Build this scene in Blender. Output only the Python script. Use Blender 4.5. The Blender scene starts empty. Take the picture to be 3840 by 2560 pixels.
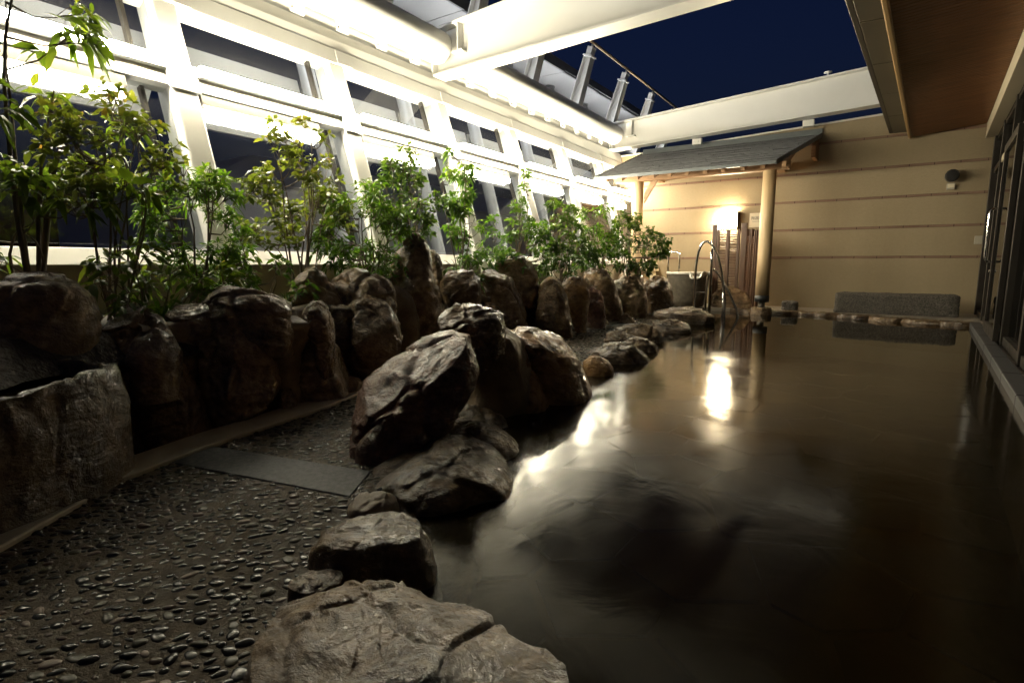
import bpy, bmesh, math, random
import numpy as np
from mathutils import Vector, Matrix, noise

# ------------------------------------------------------------------ camera, sky, exposure
scene = bpy.context.scene
C = scene.collection
cam_data = bpy.data.cameras.new("camera")
cam_data.sensor_width = 36.0
cam_data.lens = 2050.0 / 3840.0 * 36.0
cam_data.clip_start = 0.02
cam_data.clip_end = 2000.0
cam = bpy.data.objects.new("camera", cam_data)
C.objects.link(cam)
cam.location = (0.0, 0.0, 0.78)
cam.rotation_euler = (math.radians(90.0 - 8.1), 0.0, math.radians(34.1))
scene.camera = cam

world = bpy.data.worlds.new("World")
scene.world = world
world.use_nodes = True
wn, wl = world.node_tree.nodes, world.node_tree.links
wn.clear()
sky = wn.new("ShaderNodeTexSky")
sky.sky_type = 'NISHITA'
sky.sun_disc = False
sky.sun_elevation = math.radians(-1.0)
sky.sun_rotation = math.radians(150.0)
tint = wn.new("ShaderNodeMix"); tint.data_type = 'RGBA'; tint.blend_type = 'MULTIPLY'
tint.inputs[0].default_value = 1.0
tint.inputs[7].default_value = (0.09, 0.17, 0.58, 1.0)
bg = wn.new("ShaderNodeBackground"); bg.inputs[1].default_value = 0.10
wo = wn.new("ShaderNodeOutputWorld")
wl.new(sky.outputs[0], tint.inputs[6]); wl.new(tint.outputs[2], bg.inputs[0]); wl.new(bg.outputs[0], wo.inputs[0])

scene.view_settings.view_transform = 'Standard'
scene.view_settings.look = 'None'
scene.view_settings.exposure = 0.4
scene.view_settings.gamma = 1.0
scene.view_settings.use_curve_mapping = False
cy = scene.cycles
cy.use_denoising = True
cy.max_bounces = 8; cy.diffuse_bounces = 4; cy.glossy_bounces = 4
cy.transmission_bounces = 6; cy.transparent_max_bounces = 16
cy.caustics_reflective = False; cy.caustics_refractive = False
cy.sample_clamp_indirect = 6.0
STRIP_POWER = 180.0        # window strip lights
BAR_POWER = 50.0          # fluorescent bars under the rail
LAMP_POWER = 125.0         # warm wall lamp
OUTER_POWER = 65.0        # strips outside, under the outer canopy

rng = random.Random(7)

# ------------------------------------------------------------------ helpers
def attach(o, parent):
    o.parent = parent
    if parent.type == 'EMPTY': o.matrix_parent_inverse = Matrix.Translation(-Vector(parent.location))

class MB:
    """collects shapes, builds ONE mesh object"""
    def __init__(self):
        self.v = []; self.f = []; self.smooth = []
    def add(self, vs, fs, smooth=False):
        o = len(self.v)
        self.v.extend([tuple(p) for p in vs])
        for q in fs:
            self.f.append(tuple(i + o for i in q)); self.smooth.append(smooth)
        return self
    def hexa(self, p):   # 8 corners: bottom 4 ccw, top 4 ccw
        return self.add(p, [(3, 2, 1, 0), (4, 5, 6, 7), (0, 1, 5, 4), (1, 2, 6, 5), (2, 3, 7, 6), (3, 0, 4, 7)])
    def box(self, x0, x1, y0, y1, z0, z1):
        return self.hexa([(x0, y0, z0), (x1, y0, z0), (x1, y1, z0), (x0, y1, z0), (x0, y0, z1), (x1, y0, z1), (x1, y1, z1), (x0, y1, z1)])
    def obox(self, c, ax, ay, az):   # centre and three half axis vectors
        c, ax, ay, az = map(Vector, (c, ax, ay, az))
        return self.hexa([c - ax - ay - az, c + ax - ay - az, c + ax + ay - az, c - ax + ay - az,
                          c - ax - ay + az, c + ax - ay + az, c + ax + ay + az, c - ax + ay + az])
    def prism(self, poly, z0, z1):
        n = len(poly)
        vs = [(x, y, z0) for x, y in poly] + [(x, y, z1) for x, y in poly]
        fs = [tuple(range(n - 1, -1, -1)), tuple(range(n, 2 * n))]
        fs += [(i, (i + 1) % n, n + (i + 1) % n, n + i) for i in range(n)]
        return self.add(vs, fs)
    def extrude(self, poly3, off):
        n = len(poly3); off = Vector(off)
        vs = [Vector(p) for p in poly3]; vs += [p + off for p in vs]
        fs = [tuple(range(n - 1, -1, -1)), tuple(range(n, 2 * n))]
        fs += [(i, (i + 1) % n, n + (i + 1) % n, n + i) for i in range(n)]
        return self.add(vs, fs)
    def tube(self, pts, r, n=12, caps=True):
        pts = [Vector(p) for p in pts]
        m = len(pts)
        rs = r if isinstance(r, (list, tuple)) else [r] * m
        t0 = (pts[1] - pts[0]).normalized()
        u = t0.orthogonal().normalized()
        vs = []
        for i, p in enumerate(pts):
            a = pts[max(i - 1, 0)]; b = pts[min(i + 1, m - 1)]
            t = (b - a).normalized()
            u = (u - t * u.dot(t)).normalized()
            w = t.cross(u)
            for k in range(n):
                an = 2 * math.pi * k / n
                vs.append(p + (u * math.cos(an) + w * math.sin(an)) * rs[i])
        fs = []
        for i in range(m - 1):
            for k in range(n):
                k2 = (k + 1) % n
                fs.append((i * n + k, i * n + k2, (i + 1) * n + k2, (i + 1) * n + k))
        self.add(vs, fs, True)
        if caps:
            o = len(self.v) - len(vs)
            self.f.append(tuple(o + k for k in range(n - 1, -1, -1))); self.smooth.append(False)
            self.f.append(tuple(o + (m - 1) * n + k for k in range(n))); self.smooth.append(False)
        return self
    def lathe(self, prof, c, n=48):
        cx, cy_, cz = c; m = len(prof); vs = []; fs = []
        for r, z in prof:
            for k in range(n):
                a = 2 * math.pi * k / n
                vs.append((cx + r * math.cos(a), cy_ + r * math.sin(a), cz + z))
        for i in range(m - 1):
            for k in range(n):
                k2 = (k + 1) % n
                fs.append((i * n + k, i * n + k2, (i + 1) * n + k2, (i + 1) * n + k))
        return self.add(vs, fs, True)
    def mesh(self, name, mat):
        me = bpy.data.meshes.new(name)
        me.from_pydata(self.v, [], self.f)
        me.polygons.foreach_set("use_smooth", self.smooth)
        me.update()
        bm = bmesh.new(); bm.from_mesh(me); bmesh.ops.recalc_face_normals(bm, faces=bm.faces); bm.to_mesh(me); bm.free()
        if mat: me.materials.append(mat)
        return me
    def build(self, name, mat, parent=None, bevel=0.0, seg=2):
        o = bpy.data.objects.new(name, self.mesh(name, mat))
        C.objects.link(o)
        if parent: attach(o, parent)
        if bevel:
            b = o.modifiers.new("bevel", 'BEVEL'); b.width = bevel; b.segments = seg; b.limit_method = 'ANGLE'; b.angle_limit = 0.6
        return o

def tag(o, label=None, cat=None, group=None, kind=None):
    if label: o["label"] = label
    if cat: o["category"] = cat
    if group: o["group"] = group
    if kind: o["kind"] = kind
    return o
def thing(name, label, cat, loc=(0, 0, 0), group=None):
    # an Empty at the base; children keep world coordinates
    o = bpy.data.objects.new(name, None); o.empty_display_size = 0.05
    C.objects.link(o); o.location = loc
    return tag(o, label, cat, group)
def struct(name, mb, mat, bevel=0.0):
    return tag(mb.build(name, mat, None, bevel), kind="structure")

# ------------------------------------------------------------------ materials
def newmat(name):
    m = bpy.data.materials.new(name); m.use_nodes = True
    nt = m.node_tree; nt.nodes.clear()
    out = nt.nodes.new("ShaderNodeOutputMaterial")
    return m, nt, out
def N(nt, typ, **kw):
    n = nt.nodes.new(typ)
    for k, v in kw.items(): setattr(n, k, v)
    return n
def ramp(nt, src, stops):
    r = N(nt, "ShaderNodeValToRGB")
    e = r.color_ramp.elements
    while len(e) < len(stops): e.new(0.5)
    for el, (p, c) in zip(e, stops):
        el.position = p
        el.color = (c, c, c, 1) if not isinstance(c, tuple) else (*c, 1)
    nt.links.new(src, r.inputs[0]); return r
def coords(nt, per_object=True, scale=(1, 1, 1)):
    tc = N(nt, "ShaderNodeTexCoord")
    mp = N(nt, "ShaderNodeMapping"); mp.inputs[3].default_value = scale
    nt.links.new(tc.outputs["Object"], mp.inputs[0])
    if per_object:
        oi = N(nt, "ShaderNodeObjectInfo")
        mul = N(nt, "ShaderNodeMath", operation='MULTIPLY'); mul.inputs[1].default_value = 57.0
        nt.links.new(oi.outputs["Random"], mul.inputs[0])
        nt.links.new(mul.outputs[0], mp.inputs[1])
    return mp.outputs[0]
def noise_n(nt, vec, scale, detail=6, rough=0.55, dist=0.0):
    n = N(nt, "ShaderNodeTexNoise")
    n.inputs["Scale"].default_value = scale; n.inputs["Detail"].default_value = detail
    n.inputs["Roughness"].default_value = rough; n.inputs["Distortion"].default_value = dist
    nt.links.new(vec, n.inputs["Vector"]); return n.outputs["Fac"]
def bump(nt, h, strength, dist=0.02, normal=None):
    b = N(nt, "ShaderNodeBump"); b.inputs["Strength"].default_value = strength; b.inputs["Distance"].default_value = dist
    nt.links.new(h, b.inputs["Height"])
    if normal is not None: nt.links.new(normal, b.inputs["Normal"])
    return b.outputs[0]
def surf(name, c1, c2=None, rough=0.5, rough2=None, metal=0.0, nscale=4.0, bump_s=0.0, bump_scale=40.0, bump_d=0.01,
         scale=(1, 1, 1), coat=0.0, spec=0.5, detail=6, per_object=True):
    """general two tone noise mottled surface"""
    m, nt, out = newmat(name)
    p = N(nt, "ShaderNodeBsdfPrincipled"); nt.links.new(p.outputs[0], out.inputs[0])
    p.inputs["Metallic"].default_value = metal
    p.inputs["Specular IOR Level"].default_value = spec
    p.inputs["Coat Weight"].default_value = coat; p.inputs["Coat Roughness"].default_value = 0.12
    vec = coords(nt, per_object, scale)
    n1 = noise_n(nt, vec, nscale, detail)
    if c2 is None: p.inputs["Base Color"].default_value = (*c1, 1)
    else: nt.links.new(ramp(nt, n1, [(0.33, c1), (0.67, c2)]).outputs[0], p.inputs["Base Color"])
    if rough2 is None: p.inputs["Roughness"].default_value = rough
    else:
        n2 = noise_n(nt, vec, nscale * 2.3 + 1, 4)
        nt.links.new(ramp(nt, n2, [(0.3, rough), (0.7, rough2)]).outputs[0], p.inputs["Roughness"])
    if bump_s:
        nt.links.new(bump(nt, noise_n(nt, vec, bump_scale, 5), bump_s, bump_d), p.inputs["Normal"])
    return m
def rockmat(name, dark, mid, light, rough=(0.16, 0.5)):
    m, nt, out = newmat(name)
    p = N(nt, "ShaderNodeBsdfPrincipled"); nt.links.new(p.outputs[0], out.inputs[0])
    vec = coords(nt, True)
    big = noise_n(nt, vec, 3.2, 7, 0.6, 0.5)
    fine = noise_n(nt, vec, 26.0, 8, 0.65)
    mixf = N(nt, "ShaderNodeMath", operation='MULTIPLY_ADD'); mixf.inputs[1].default_value = 0.45; 
    nt.links.new(fine, mixf.inputs[0])
    half = N(nt, "ShaderNodeMath", operation='MULTIPLY'); half.inputs[1].default_value = 0.6
    nt.links.new(big, half.inputs[0]); nt.links.new(half.outputs[0], mixf.inputs[2])
    col = ramp(nt, mixf.outputs[0], [(0.38, dark), (0.52, mid), (0.68, light)])
    nt.links.new(col.outputs[0], p.inputs["Base Color"])
    rg = ramp(nt, noise_n(nt, vec, 7.0, 5), [(0.35, rough[0]), (0.68, rough[1])])
    nt.links.new(rg.outputs[0], p.inputs["Roughness"])
    p.inputs["Specular IOR Level"].default_value = 0.15
    wet = ramp(nt, noise_n(nt, vec, 5.0, 6, 0.6, 0.8), [(0.40, 0.18), (0.56, 1.0)])
    nt.links.new(wet.outputs[0], p.inputs["Coat Weight"]); p.inputs["Coat Roughness"].default_value = 0.055
    # relief: layered strata, pits, grain
    vs = coords(nt, True, (1.0, 1.15, 1.7))
    strata = noise_n(nt, vs, 9.0, 9, 0.60, 0.5)
    b1 = bump(nt, strata, 0.75, 0.045)
    b2 = bump(nt, noise_n(nt, vec, 48.0, 6, 0.7), 0.6, 0.016, b1)
    nt.links.new(b2, p.inputs["Normal"]); nt.links.new(b2, p.inputs["Coat Normal"])
    return m
ROCKM = {
    'dark': rockmat("wet dark rock", (0.045, 0.030, 0.017), (0.17, 0.115, 0.062), (0.34, 0.235, 0.13), (0.4, 0.65)),
    'brown': rockmat("wet brown rock", (0.042, 0.024, 0.011), (0.15, 0.092, 0.043), (0.29, 0.19, 0.095), (0.4, 0.65)),
    'ochre': rockmat("wet ochre rock", (0.070, 0.038, 0.013), (0.22, 0.125, 0.046), (0.36, 0.22, 0.088), (0.4, 0.65)),
    'maroon': rockmat("wet maroon rock", (0.030, 0.013, 0.008), (0.105, 0.046, 0.027), (0.20, 0.105, 0.058), (0.4, 0.65)),
    'loam': rockmat("wet brown boulder", (0.020, 0.011, 0.005), (0.075, 0.045, 0.020), (0.155, 0.10, 0.046), (0.35, 0.6)),
    'shore': rockmat("wet shore stone", (0.022, 0.014, 0.007), (0.080, 0.053, 0.028), (0.18, 0.122, 0.066), (0.4, 0.65)),
}
M = {}
M['mortar'] = surf("mortar", (0.085, 0.060, 0.034), (0.19, 0.14, 0.085), 0.75, 0.5, nscale=9, bump_s=0.5, bump_scale=60, bump_d=0.008)
M['white'] = surf("white steel paint", (0.80, 0.79, 0.75), (0.74, 0.73, 0.69), 0.32, 0.42, nscale=1.6, bump_s=0.04, bump_scale=30, bump_d=0.004, coat=0.15)
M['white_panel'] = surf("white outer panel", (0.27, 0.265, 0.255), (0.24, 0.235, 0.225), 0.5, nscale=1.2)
M['steel_dark'] = surf("brown anodised mullion", (0.06, 0.05, 0.04), (0.09, 0.075, 0.06), 0.35, 0.5, metal=0.6, nscale=3)
M['chrome'] = surf("polished steel", (0.72, 0.71, 0.68), (0.62, 0.61, 0.59), 0.10, 0.22, metal=1.0, nscale=8)
M['bolt'] = surf("bolt steel", (0.16, 0.15, 0.13), None, 0.45, metal=0.8)
M['marble'] = surf("beige stone dado", (0.36, 0.31, 0.23), (0.52, 0.47, 0.38), 0.35, 0.5, nscale=2.2, detail=9)
M['sill'] = surf("white sill", (0.78, 0.76, 0.70), (0.72, 0.70, 0.64), 0.3, 0.4, nscale=2)
M['soil'] = surf("dark planting soil", (0.012, 0.009, 0.007), (0.035, 0.026, 0.018), 0.9, nscale=18, bump_s=0.9, bump_scale=40, bump_d=0.03)
M['grout'] = surf("exposed pebble grout", (0.028, 0.020, 0.011), (0.065, 0.047, 0.026), 0.45, 0.75, nscale=10, bump_s=0.9, bump_scale=130, bump_d=0.006, spec=0.12)
M['granite'] = surf("dark granite strip", (0.022, 0.024, 0.027), (0.075, 0.079, 0.086), 0.4, 0.65, nscale=45, bump_s=0.35, bump_scale=120, bump_d=0.003, spec=0.12)
M['kerb'] = surf("pale kerb concrete", (0.20, 0.17, 0.12), (0.30, 0.26, 0.19), 0.45, 0.65, nscale=7, bump_s=0.3, bump_scale=70, bump_d=0.004)
M['wall'] = None
M['batten'] = surf("brown wall batten", (0.17, 0.10, 0.065), (0.23, 0.14, 0.095), 0.6, 0.75, nscale=6, scale=(0.5, 3, 3))
M['batten_node'] = surf("batten joint", (0.08, 0.04, 0.028), None, 0.7)
M['coping'] = surf("wall coping", (0.70, 0.68, 0.62), None, 0.4)
M['wood_pale'] = surf("pale peeled log", (0.52, 0.37, 0.20), (0.62, 0.46, 0.27), 0.45, 0.6, nscale=5, scale=(6, 6, 0.5), bump_s=0.15, bump_scale=9, bump_d=0.004)
M['wood_beam'] = surf("pine beam", (0.20, 0.105, 0.042), (0.29, 0.16, 0.068), 0.5, 0.65, nscale=5, scale=(0.6, 6, 6), bump_s=0.15, bump_scale=10, bump_d=0.003)
M['wood_dark'] = surf("dark stained wood", (0.055, 0.026, 0.013), (0.095, 0.046, 0.022), 0.4, 0.55, nscale=5, scale=(5, 5, 0.7))
M['bamboo'] = surf("brown bamboo", (0.055, 0.024, 0.011), (0.11, 0.052, 0.024), 0.35, 0.5, nscale=6, scale=(0.6, 5, 5))
M['slate'] = surf("grey roof shingle", (0.075, 0.078, 0.085), (0.135, 0.138, 0.145), 0.42, 0.62, nscale=9, bump_s=0.3, bump_scale=50, bump_d=0.004)
M['slate_trim'] = surf("roof edge flashing", (0.11, 0.125, 0.13), None, 0.4)
M['boot'] = surf("black post boot", (0.03, 0.03, 0.032), None, 0.5)
M['soffit'] = surf("orange cedar soffit", (0.17, 0.068, 0.019), (0.25, 0.10, 0.030), 0.5, 0.6, nscale=5, scale=(0.5, 4, 4))
M['gutter'] = surf("gutter trim wood", (0.40, 0.25, 0.10), None, 0.4)
M['fascia'] = surf("bronze fascia panel", (0.050, 0.046, 0.034), (0.062, 0.057, 0.042), 0.35, nscale=1.5)
M['fascia_edge'] = surf("dark fascia edge", (0.025, 0.023, 0.02), None, 0.4)
M['bronze'] = surf("dark bronze frame", (0.030, 0.026, 0.021), (0.042, 0.036, 0.029), 0.32, 0.45, metal=0.5, nscale=4)
M['lintel'] = surf("cream lintel", (0.48, 0.42, 0.30), None, 0.5)
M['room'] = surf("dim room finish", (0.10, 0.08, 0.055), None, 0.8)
M['black'] = surf("black plastic", (0.012, 0.012, 0.012), None, 0.4)
M['greyplate'] = surf("grey cover plate", (0.40, 0.36, 0.28), None, 0.5)
M['ivory'] = surf("ivory plastic", (0.72, 0.64, 0.47), None, 0.45)
M['ink'] = surf("sign ink", (0.07, 0.06, 0.05), None, 0.6)
M['tub'] = surf("glazed stoneware", (0.055, 0.048, 0.036), (0.115, 0.10, 0.078), 0.28, 0.45, nscale=14, bump_s=0.2, bump_scale=60, bump_d=0.003)
M['tub_rim'] = surf("pale glazed rim", (0.46, 0.44, 0.38), (0.36, 0.34, 0.29), 0.22, 0.35, nscale=10)
M['bench'] = surf("rough granite bench", (0.022, 0.020, 0.017), (0.13, 0.115, 0.095), 0.85, nscale=60, bump_s=1.0, bump_scale=55, bump_d=0.02, detail=10)
M['deck'] = surf("grey deck stone", (0.17, 0.15, 0.12), (0.25, 0.22, 0.18), 0.25, 0.5, nscale=6, bump_s=0.15, bump_scale=60, bump_d=0.003)
M['flag'] = surf("pool floor flagstone", (0.018, 0.019, 0.018), (0.045, 0.045, 0.040), 0.6, nscale=5)
M['flag_joint'] = surf("pool floor joint", (0.06, 0.05, 0.02), None, 0.7)
M['bark'] = surf("grey brown bark", (0.075, 0.055, 0.036), (0.14, 0.105, 0.07), 0.8, nscale=14, scale=(3, 3, 0.7), bump_s=0.4, bump_scale=30, bump_d=0.004)
M['roofdeck'] = surf("outer roof deck", (0.20, 0.19, 0.20), (0.26, 0.25, 0.26), 0.8, nscale=2)
M['neighbour'] = surf("neighbouring grey wall", (0.42, 0.41, 0.45), (0.46, 0.45, 0.49), 0.8, nscale=0.6)
M['dark_metal'] = surf("dark canopy fascia", (0.055, 0.055, 0.055), (0.075, 0.075, 0.075), 0.4, nscale=2)
M['sprinkler'] = surf("white enamel", (0.75, 0.74, 0.70), None, 0.3)

def wallmat():
    m, nt, out = newmat("cream textured siding")
    p = N(nt, "ShaderNodeBsdfPrincipled"); nt.links.new(p.outputs[0], out.inputs[0])
    vec = coords(nt, False)
    stain = noise_n(nt, coords(nt, False, (1.0, 1, 0.22)), 1.6, 4, 0.5)      # vertical water stains
    fine = noise_n(nt, vec, 34, 4)
    mx = N(nt, "ShaderNodeMix"); mx.data_type = 'RGBA'; mx.blend_type = 'MULTIPLY'; mx.inputs[0].default_value = 1.0
    nt.links.new(ramp(nt, stain, [(0.30, (0.275, 0.215, 0.128)), (0.65, (0.335, 0.265, 0.162))]).outputs[0], mx.inputs[6])
    nt.links.new(ramp(nt, fine, [(0.3, 0.94), (0.7, 1.0)]).outputs[0], mx.inputs[7])
    nt.links.new(mx.outputs[2], p.inputs["Base Color"])
    p.inputs["Roughness"].default_value = 0.75
    v = N(nt, "ShaderNodeTexVoronoi"); v.inputs["Scale"].default_value = 45.0; nt.links.new(vec, v.inputs["Vector"])
    nt.links.new(bump(nt, v.outputs["Distance"], 0.3, 0.005, bump(nt, fine, 0.25, 0.008)), p.inputs["Normal"])
    return m
M['wall'] = wallmat()

def emit(name, col, strength):
    m, nt, out = newmat(name)
    e = N(nt, "ShaderNodeEmission"); e.inputs[0].default_value = (*col, 1); e.inputs[1].default_value = strength
    nt.links.new(e.outputs[0], out.inputs[0]); return m
M['strip'] = emit("strip light diffuser", (1.0, 0.90, 0.66), STRIP_POWER)
M['bar'] = emit("fluorescent bar", (1.0, 0.93, 0.78), BAR_POWER)
M['outer_bar'] = emit("outer strip diffuser", (0.93, 0.96, 1.0), OUTER_POWER)
M['lamp'] = emit("warm lamp shade", (1.0, 0.82, 0.52), LAMP_POWER)

def schlick(nt, f0, normal=None):
    lw = N(nt, "ShaderNodeLayerWeight"); lw.inputs[0].default_value = 0.5
    if normal is not None: nt.links.new(normal, lw.inputs["Normal"])
    pw = N(nt, "ShaderNodeMath", operation='POWER'); pw.inputs[1].default_value = 5.0
    nt.links.new(lw.outputs["Facing"], pw.inputs[0])
    ma = N(nt, "ShaderNodeMath", operation='MULTIPLY_ADD'); ma.inputs[1].default_value = 1 - f0; ma.inputs[2].default_value = f0
    nt.links.new(pw.outputs[0], ma.inputs[0]); return ma.outputs[0]
def glassmat(name, tintc, dust=0.03, f=1.0):
    m, nt, out = newmat(name)
    fr = schlick(nt, 0.045)
    tr = N(nt, "ShaderNodeBsdfTransparent"); tr.inputs[0].default_value = (*tintc, 1)
    gl = N(nt, "ShaderNodeBsdfGlossy"); gl.inputs["Roughness"].default_value = 0.015
    df = N(nt, "ShaderNodeBsdfDiffuse"); df.inputs[0].default_value = (0.55, 0.55, 0.55, 1)
    mx = N(nt, "ShaderNodeMixShader"); m2 = N(nt, "ShaderNodeMixShader")
    vec = coords(nt, False)
    d = ramp(nt, noise_n(nt, vec, 90, 3), [(0.45, 0.15), (0.75, 1.0)])
    dm = N(nt, "ShaderNodeMath", operation='MULTIPLY'); dm.inputs[1].default_value = dust
    nt.links.new(d.outputs[0], dm.inputs[0])
    nt.links.new(dm.outputs[0], m2.inputs[0]); nt.links.new(tr.outputs[0], m2.inputs[1]); nt.links.new(df.outputs[0], m2.inputs[2])
    nt.links.new(fr, mx.inputs[0]); nt.links.new(m2.outputs[0], mx.inputs[1]); nt.links.new(gl.outputs[0], mx.inputs[2])
    nt.links.new(mx.outputs[0], out.inputs[0]); return m
M['glass'] = glassmat("dusty window glass", (0.94, 0.955, 0.96), 0.03)
M['dark_glass'] = glassmat("smoked door glass", (0.35, 0.34, 0.31), 0.01)

def leafmat(name, cols, trans=0.5):
    m, nt, out = newmat(name)
    at = N(nt, "ShaderNodeAttribute"); at.attribute_name = "leaf_tone"
    col = ramp(nt, at.outputs["Fac"], cols)
    p = N(nt, "ShaderNodeBsdfPrincipled"); p.inputs["Roughness"].default_value = 0.36
    p.inputs["Specular IOR Level"].default_value = 0.45
    t = N(nt, "ShaderNodeBsdfTranslucent")
    br = N(nt, "ShaderNodeMix"); br.data_type = 'RGBA'; br.blend_type = 'MULTIPLY'; br.inputs[0].default_value = 1
    br.inputs[7].default_value = (1.35, 1.40, 0.55, 1)
    nt.links.new(col.outputs[0], br.inputs[6]); nt.links.new(br.outputs[2], t.inputs[0])
    nt.links.new(col.outputs[0], p.inputs["Base Color"])
    mx = N(nt, "ShaderNodeMixShader"); mx.inputs[0].default_value = trans
    nt.links.new(p.outputs[0], mx.inputs[1]); nt.links.new(t.outputs[0], mx.inputs[2]); nt.links.new(mx.outputs[0], out.inputs[0])
    return m
LEAF = {
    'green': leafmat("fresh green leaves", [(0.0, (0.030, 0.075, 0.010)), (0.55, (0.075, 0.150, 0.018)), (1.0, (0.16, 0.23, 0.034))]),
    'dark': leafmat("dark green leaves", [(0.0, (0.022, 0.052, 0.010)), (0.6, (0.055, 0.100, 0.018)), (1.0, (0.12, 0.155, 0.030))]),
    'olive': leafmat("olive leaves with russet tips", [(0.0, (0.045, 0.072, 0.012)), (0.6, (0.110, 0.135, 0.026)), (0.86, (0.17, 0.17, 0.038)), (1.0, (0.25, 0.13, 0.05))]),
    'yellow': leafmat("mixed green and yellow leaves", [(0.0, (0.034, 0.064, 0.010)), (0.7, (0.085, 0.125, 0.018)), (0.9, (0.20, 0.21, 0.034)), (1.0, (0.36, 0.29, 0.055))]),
}
def watermat(name, tintc, near_far=True):
    m, nt, out = newmat(name)
    vec = coords(nt, False)
    sep = N(nt, "ShaderNodeSeparateXYZ"); nt.links.new(vec, sep.inputs[0])
    nb = None
    tr = N(nt, "ShaderNodeBsdfTransparent"); tr.inputs[0].default_value = (*tintc, 1)
    gl = N(nt, "ShaderNodeBsdfGlossy")
    if near_far:
        # water churned by the jets in the near half, calm towards the far end
        mr = N(nt, "ShaderNodeMapRange"); mr.inputs[1].default_value = 2.8; mr.inputs[2].default_value = 6.6
        mr.inputs[3].default_value = 1.0; mr.inputs[4].default_value = 0.0
        wob = noise_n(nt, coords(nt, False, (1.0, 1.0, 1.0)), 1.3, 4, 0.5, 0.8)
        ad = N(nt, "ShaderNodeMath", operation='MULTIPLY_ADD'); ad.inputs[1].default_value = -3.0
        nt.links.new(wob, ad.inputs[0])
        a2 = N(nt, "ShaderNodeMath", operation='ADD'); a2.inputs[1].default_value = 1.5
        nt.links.new(sep.outputs[1], a2.inputs[0]); nt.links.new(a2.outputs[0], ad.inputs[2])
        nt.links.new(ad.outputs[0], mr.inputs[0])
        rg = N(nt, "ShaderNodeMapRange"); rg.inputs[3].default_value = 0.03; rg.inputs[4].default_value = 0.22
        patch = ramp(nt, noise_n(nt, coords(nt, False, (1.0, 0.6, 1.0)), 2.2, 3, 0.5, 1.2), [(0.36, 0.35), (0.64, 1.15)])
        pm_ = N(nt, "ShaderNodeMath", operation='MULTIPLY'); nt.links.new(mr.outputs[0], pm_.inputs[0]); nt.links.new(patch.outputs[0], pm_.inputs[1])
        nt.links.new(pm_.outputs[0], rg.inputs[0]); nt.links.new(rg.outputs[0], gl.inputs["Roughness"])
        h = noise_n(nt, coords(nt, False, (1.0, 1.0, 1.0)), 4.0, 4, 0.5, 0.8)
        hm = N(nt, "ShaderNodeMath", operation='MULTIPLY'); nt.links.new(h, hm.inputs[0])
        amp = N(nt, "ShaderNodeMapRange"); amp.inputs[3].default_value = 0.06; amp.inputs[4].default_value = 1.0
        nt.links.new(mr.outputs[0], amp.inputs[0]); nt.links.new(amp.outputs[0], hm.inputs[1])
        nb = bump(nt, hm.outputs[0], 0.10, 0.02)
        nt.links.new(nb, gl.inputs["Normal"])
    else:
        gl.inputs["Roughness"].default_value = 0.03
    fr = schlick(nt, 0.022, nb)
    mx = N(nt, "ShaderNodeMixShader")
    mk = N(nt, "ShaderNodeMixShader"); mk.inputs[0].default_value = 0.28        # suspended minerals
    df = N(nt, "ShaderNodeBsdfDiffuse"); df.inputs[0].default_value = (0.020, 0.014, 0.004, 1)
    nt.links.new(tr.outputs[0], mk.inputs[1]); nt.links.new(df.outputs[0], mk.inputs[2])
    nt.links.new(fr, mx.inputs[0]); nt.links.new(mk.outputs[0], mx.inputs[1]); nt.links.new(gl.outputs[0], mx.inputs[2])
    nt.links.new(mx.outputs[0], out.inputs[0]); return m
M['water'] = watermat("murky hot spring water", (0.24, 0.17, 0.065))
M['basin_water'] = watermat("still basin water", (0.22, 0.19, 0.12), False)

# ------------------------------------------------------------------ ground, pool, path
Z_PATH = 0.04
PATH_L = [(-1.55, -0.6), (-1.80, 0.25), (-2.143, 0.736), (-2.246, 1.112), (-2.362, 1.746), (-2.50, 2.15), (-2.66, 2.75), (-2.72, 3.5), (-2.74, 5.0), (-2.78, 6.7), (-3.1, 9.3)]
PATH_R = [(-2.45, 9.35), (-2.42, 8.6), (-2.32, 7.4), (-2.12, 6.3), (-2.10, 5.3), (-1.98, 4.6), (-1.85, 4.1), (-1.76, 3.5), (-1.72, 2.9), (-1.75, 2.4), (-1.66, 1.95), (-1.42, 1.55), (-1.28, 1.25), (-1.13, 0.98), (-1.04, 0.75), (-0.93, 0.60), (-0.80, 0.48), (-0.62, 0.40), (-0.5, -0.6)]
path_poly = PATH_L + PATH_R
path = struct("path", MB().prism(path_poly, -0.70, Z_PATH), M['grout'])

def inside(poly, x, y):
    c = False; n = len(poly); j = n - 1
    for i in range(n):
        xi, yi = poly[i]; xj, yj = poly[j]
        if (yi > y) != (yj > y) and x < (xj - xi) * (y - yi) / (yj - yi) + xi: c = not c
        j = i
    return c
STRIP1 = [(-2.205, 0.90), (-2.225, 1.09), (-1.47, 1.27), (-1.36, 1.085)]
STRIP2 = [(-2.74, 5.95), (-2.75, 6.25), (-2.13, 6.45), (-2.12, 6.15)]
def thick(poly, z, t, name, mat, bevel=0.004):
    return struct(name, MB().prism(poly, z - t, z), mat, bevel)
thick(STRIP1, Z_PATH + 0.005, 0.08, "granite_strip", M['granite'])
thick(STRIP2, Z_PATH + 0.005, 0.08, "granite_strip", M['granite'])
# pale kerb along the foot of the rock wall
kin = PATH_L[1:]
kerb_poly = [(x + 0.035, y) for x, y in kin] + [(x - 0.16, y + 0.02) for x, y in reversed(kin)]
struct("kerb", MB().prism(kerb_poly, -0.2, Z_PATH + 0.016), M['kerb'], 0.006)

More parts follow.
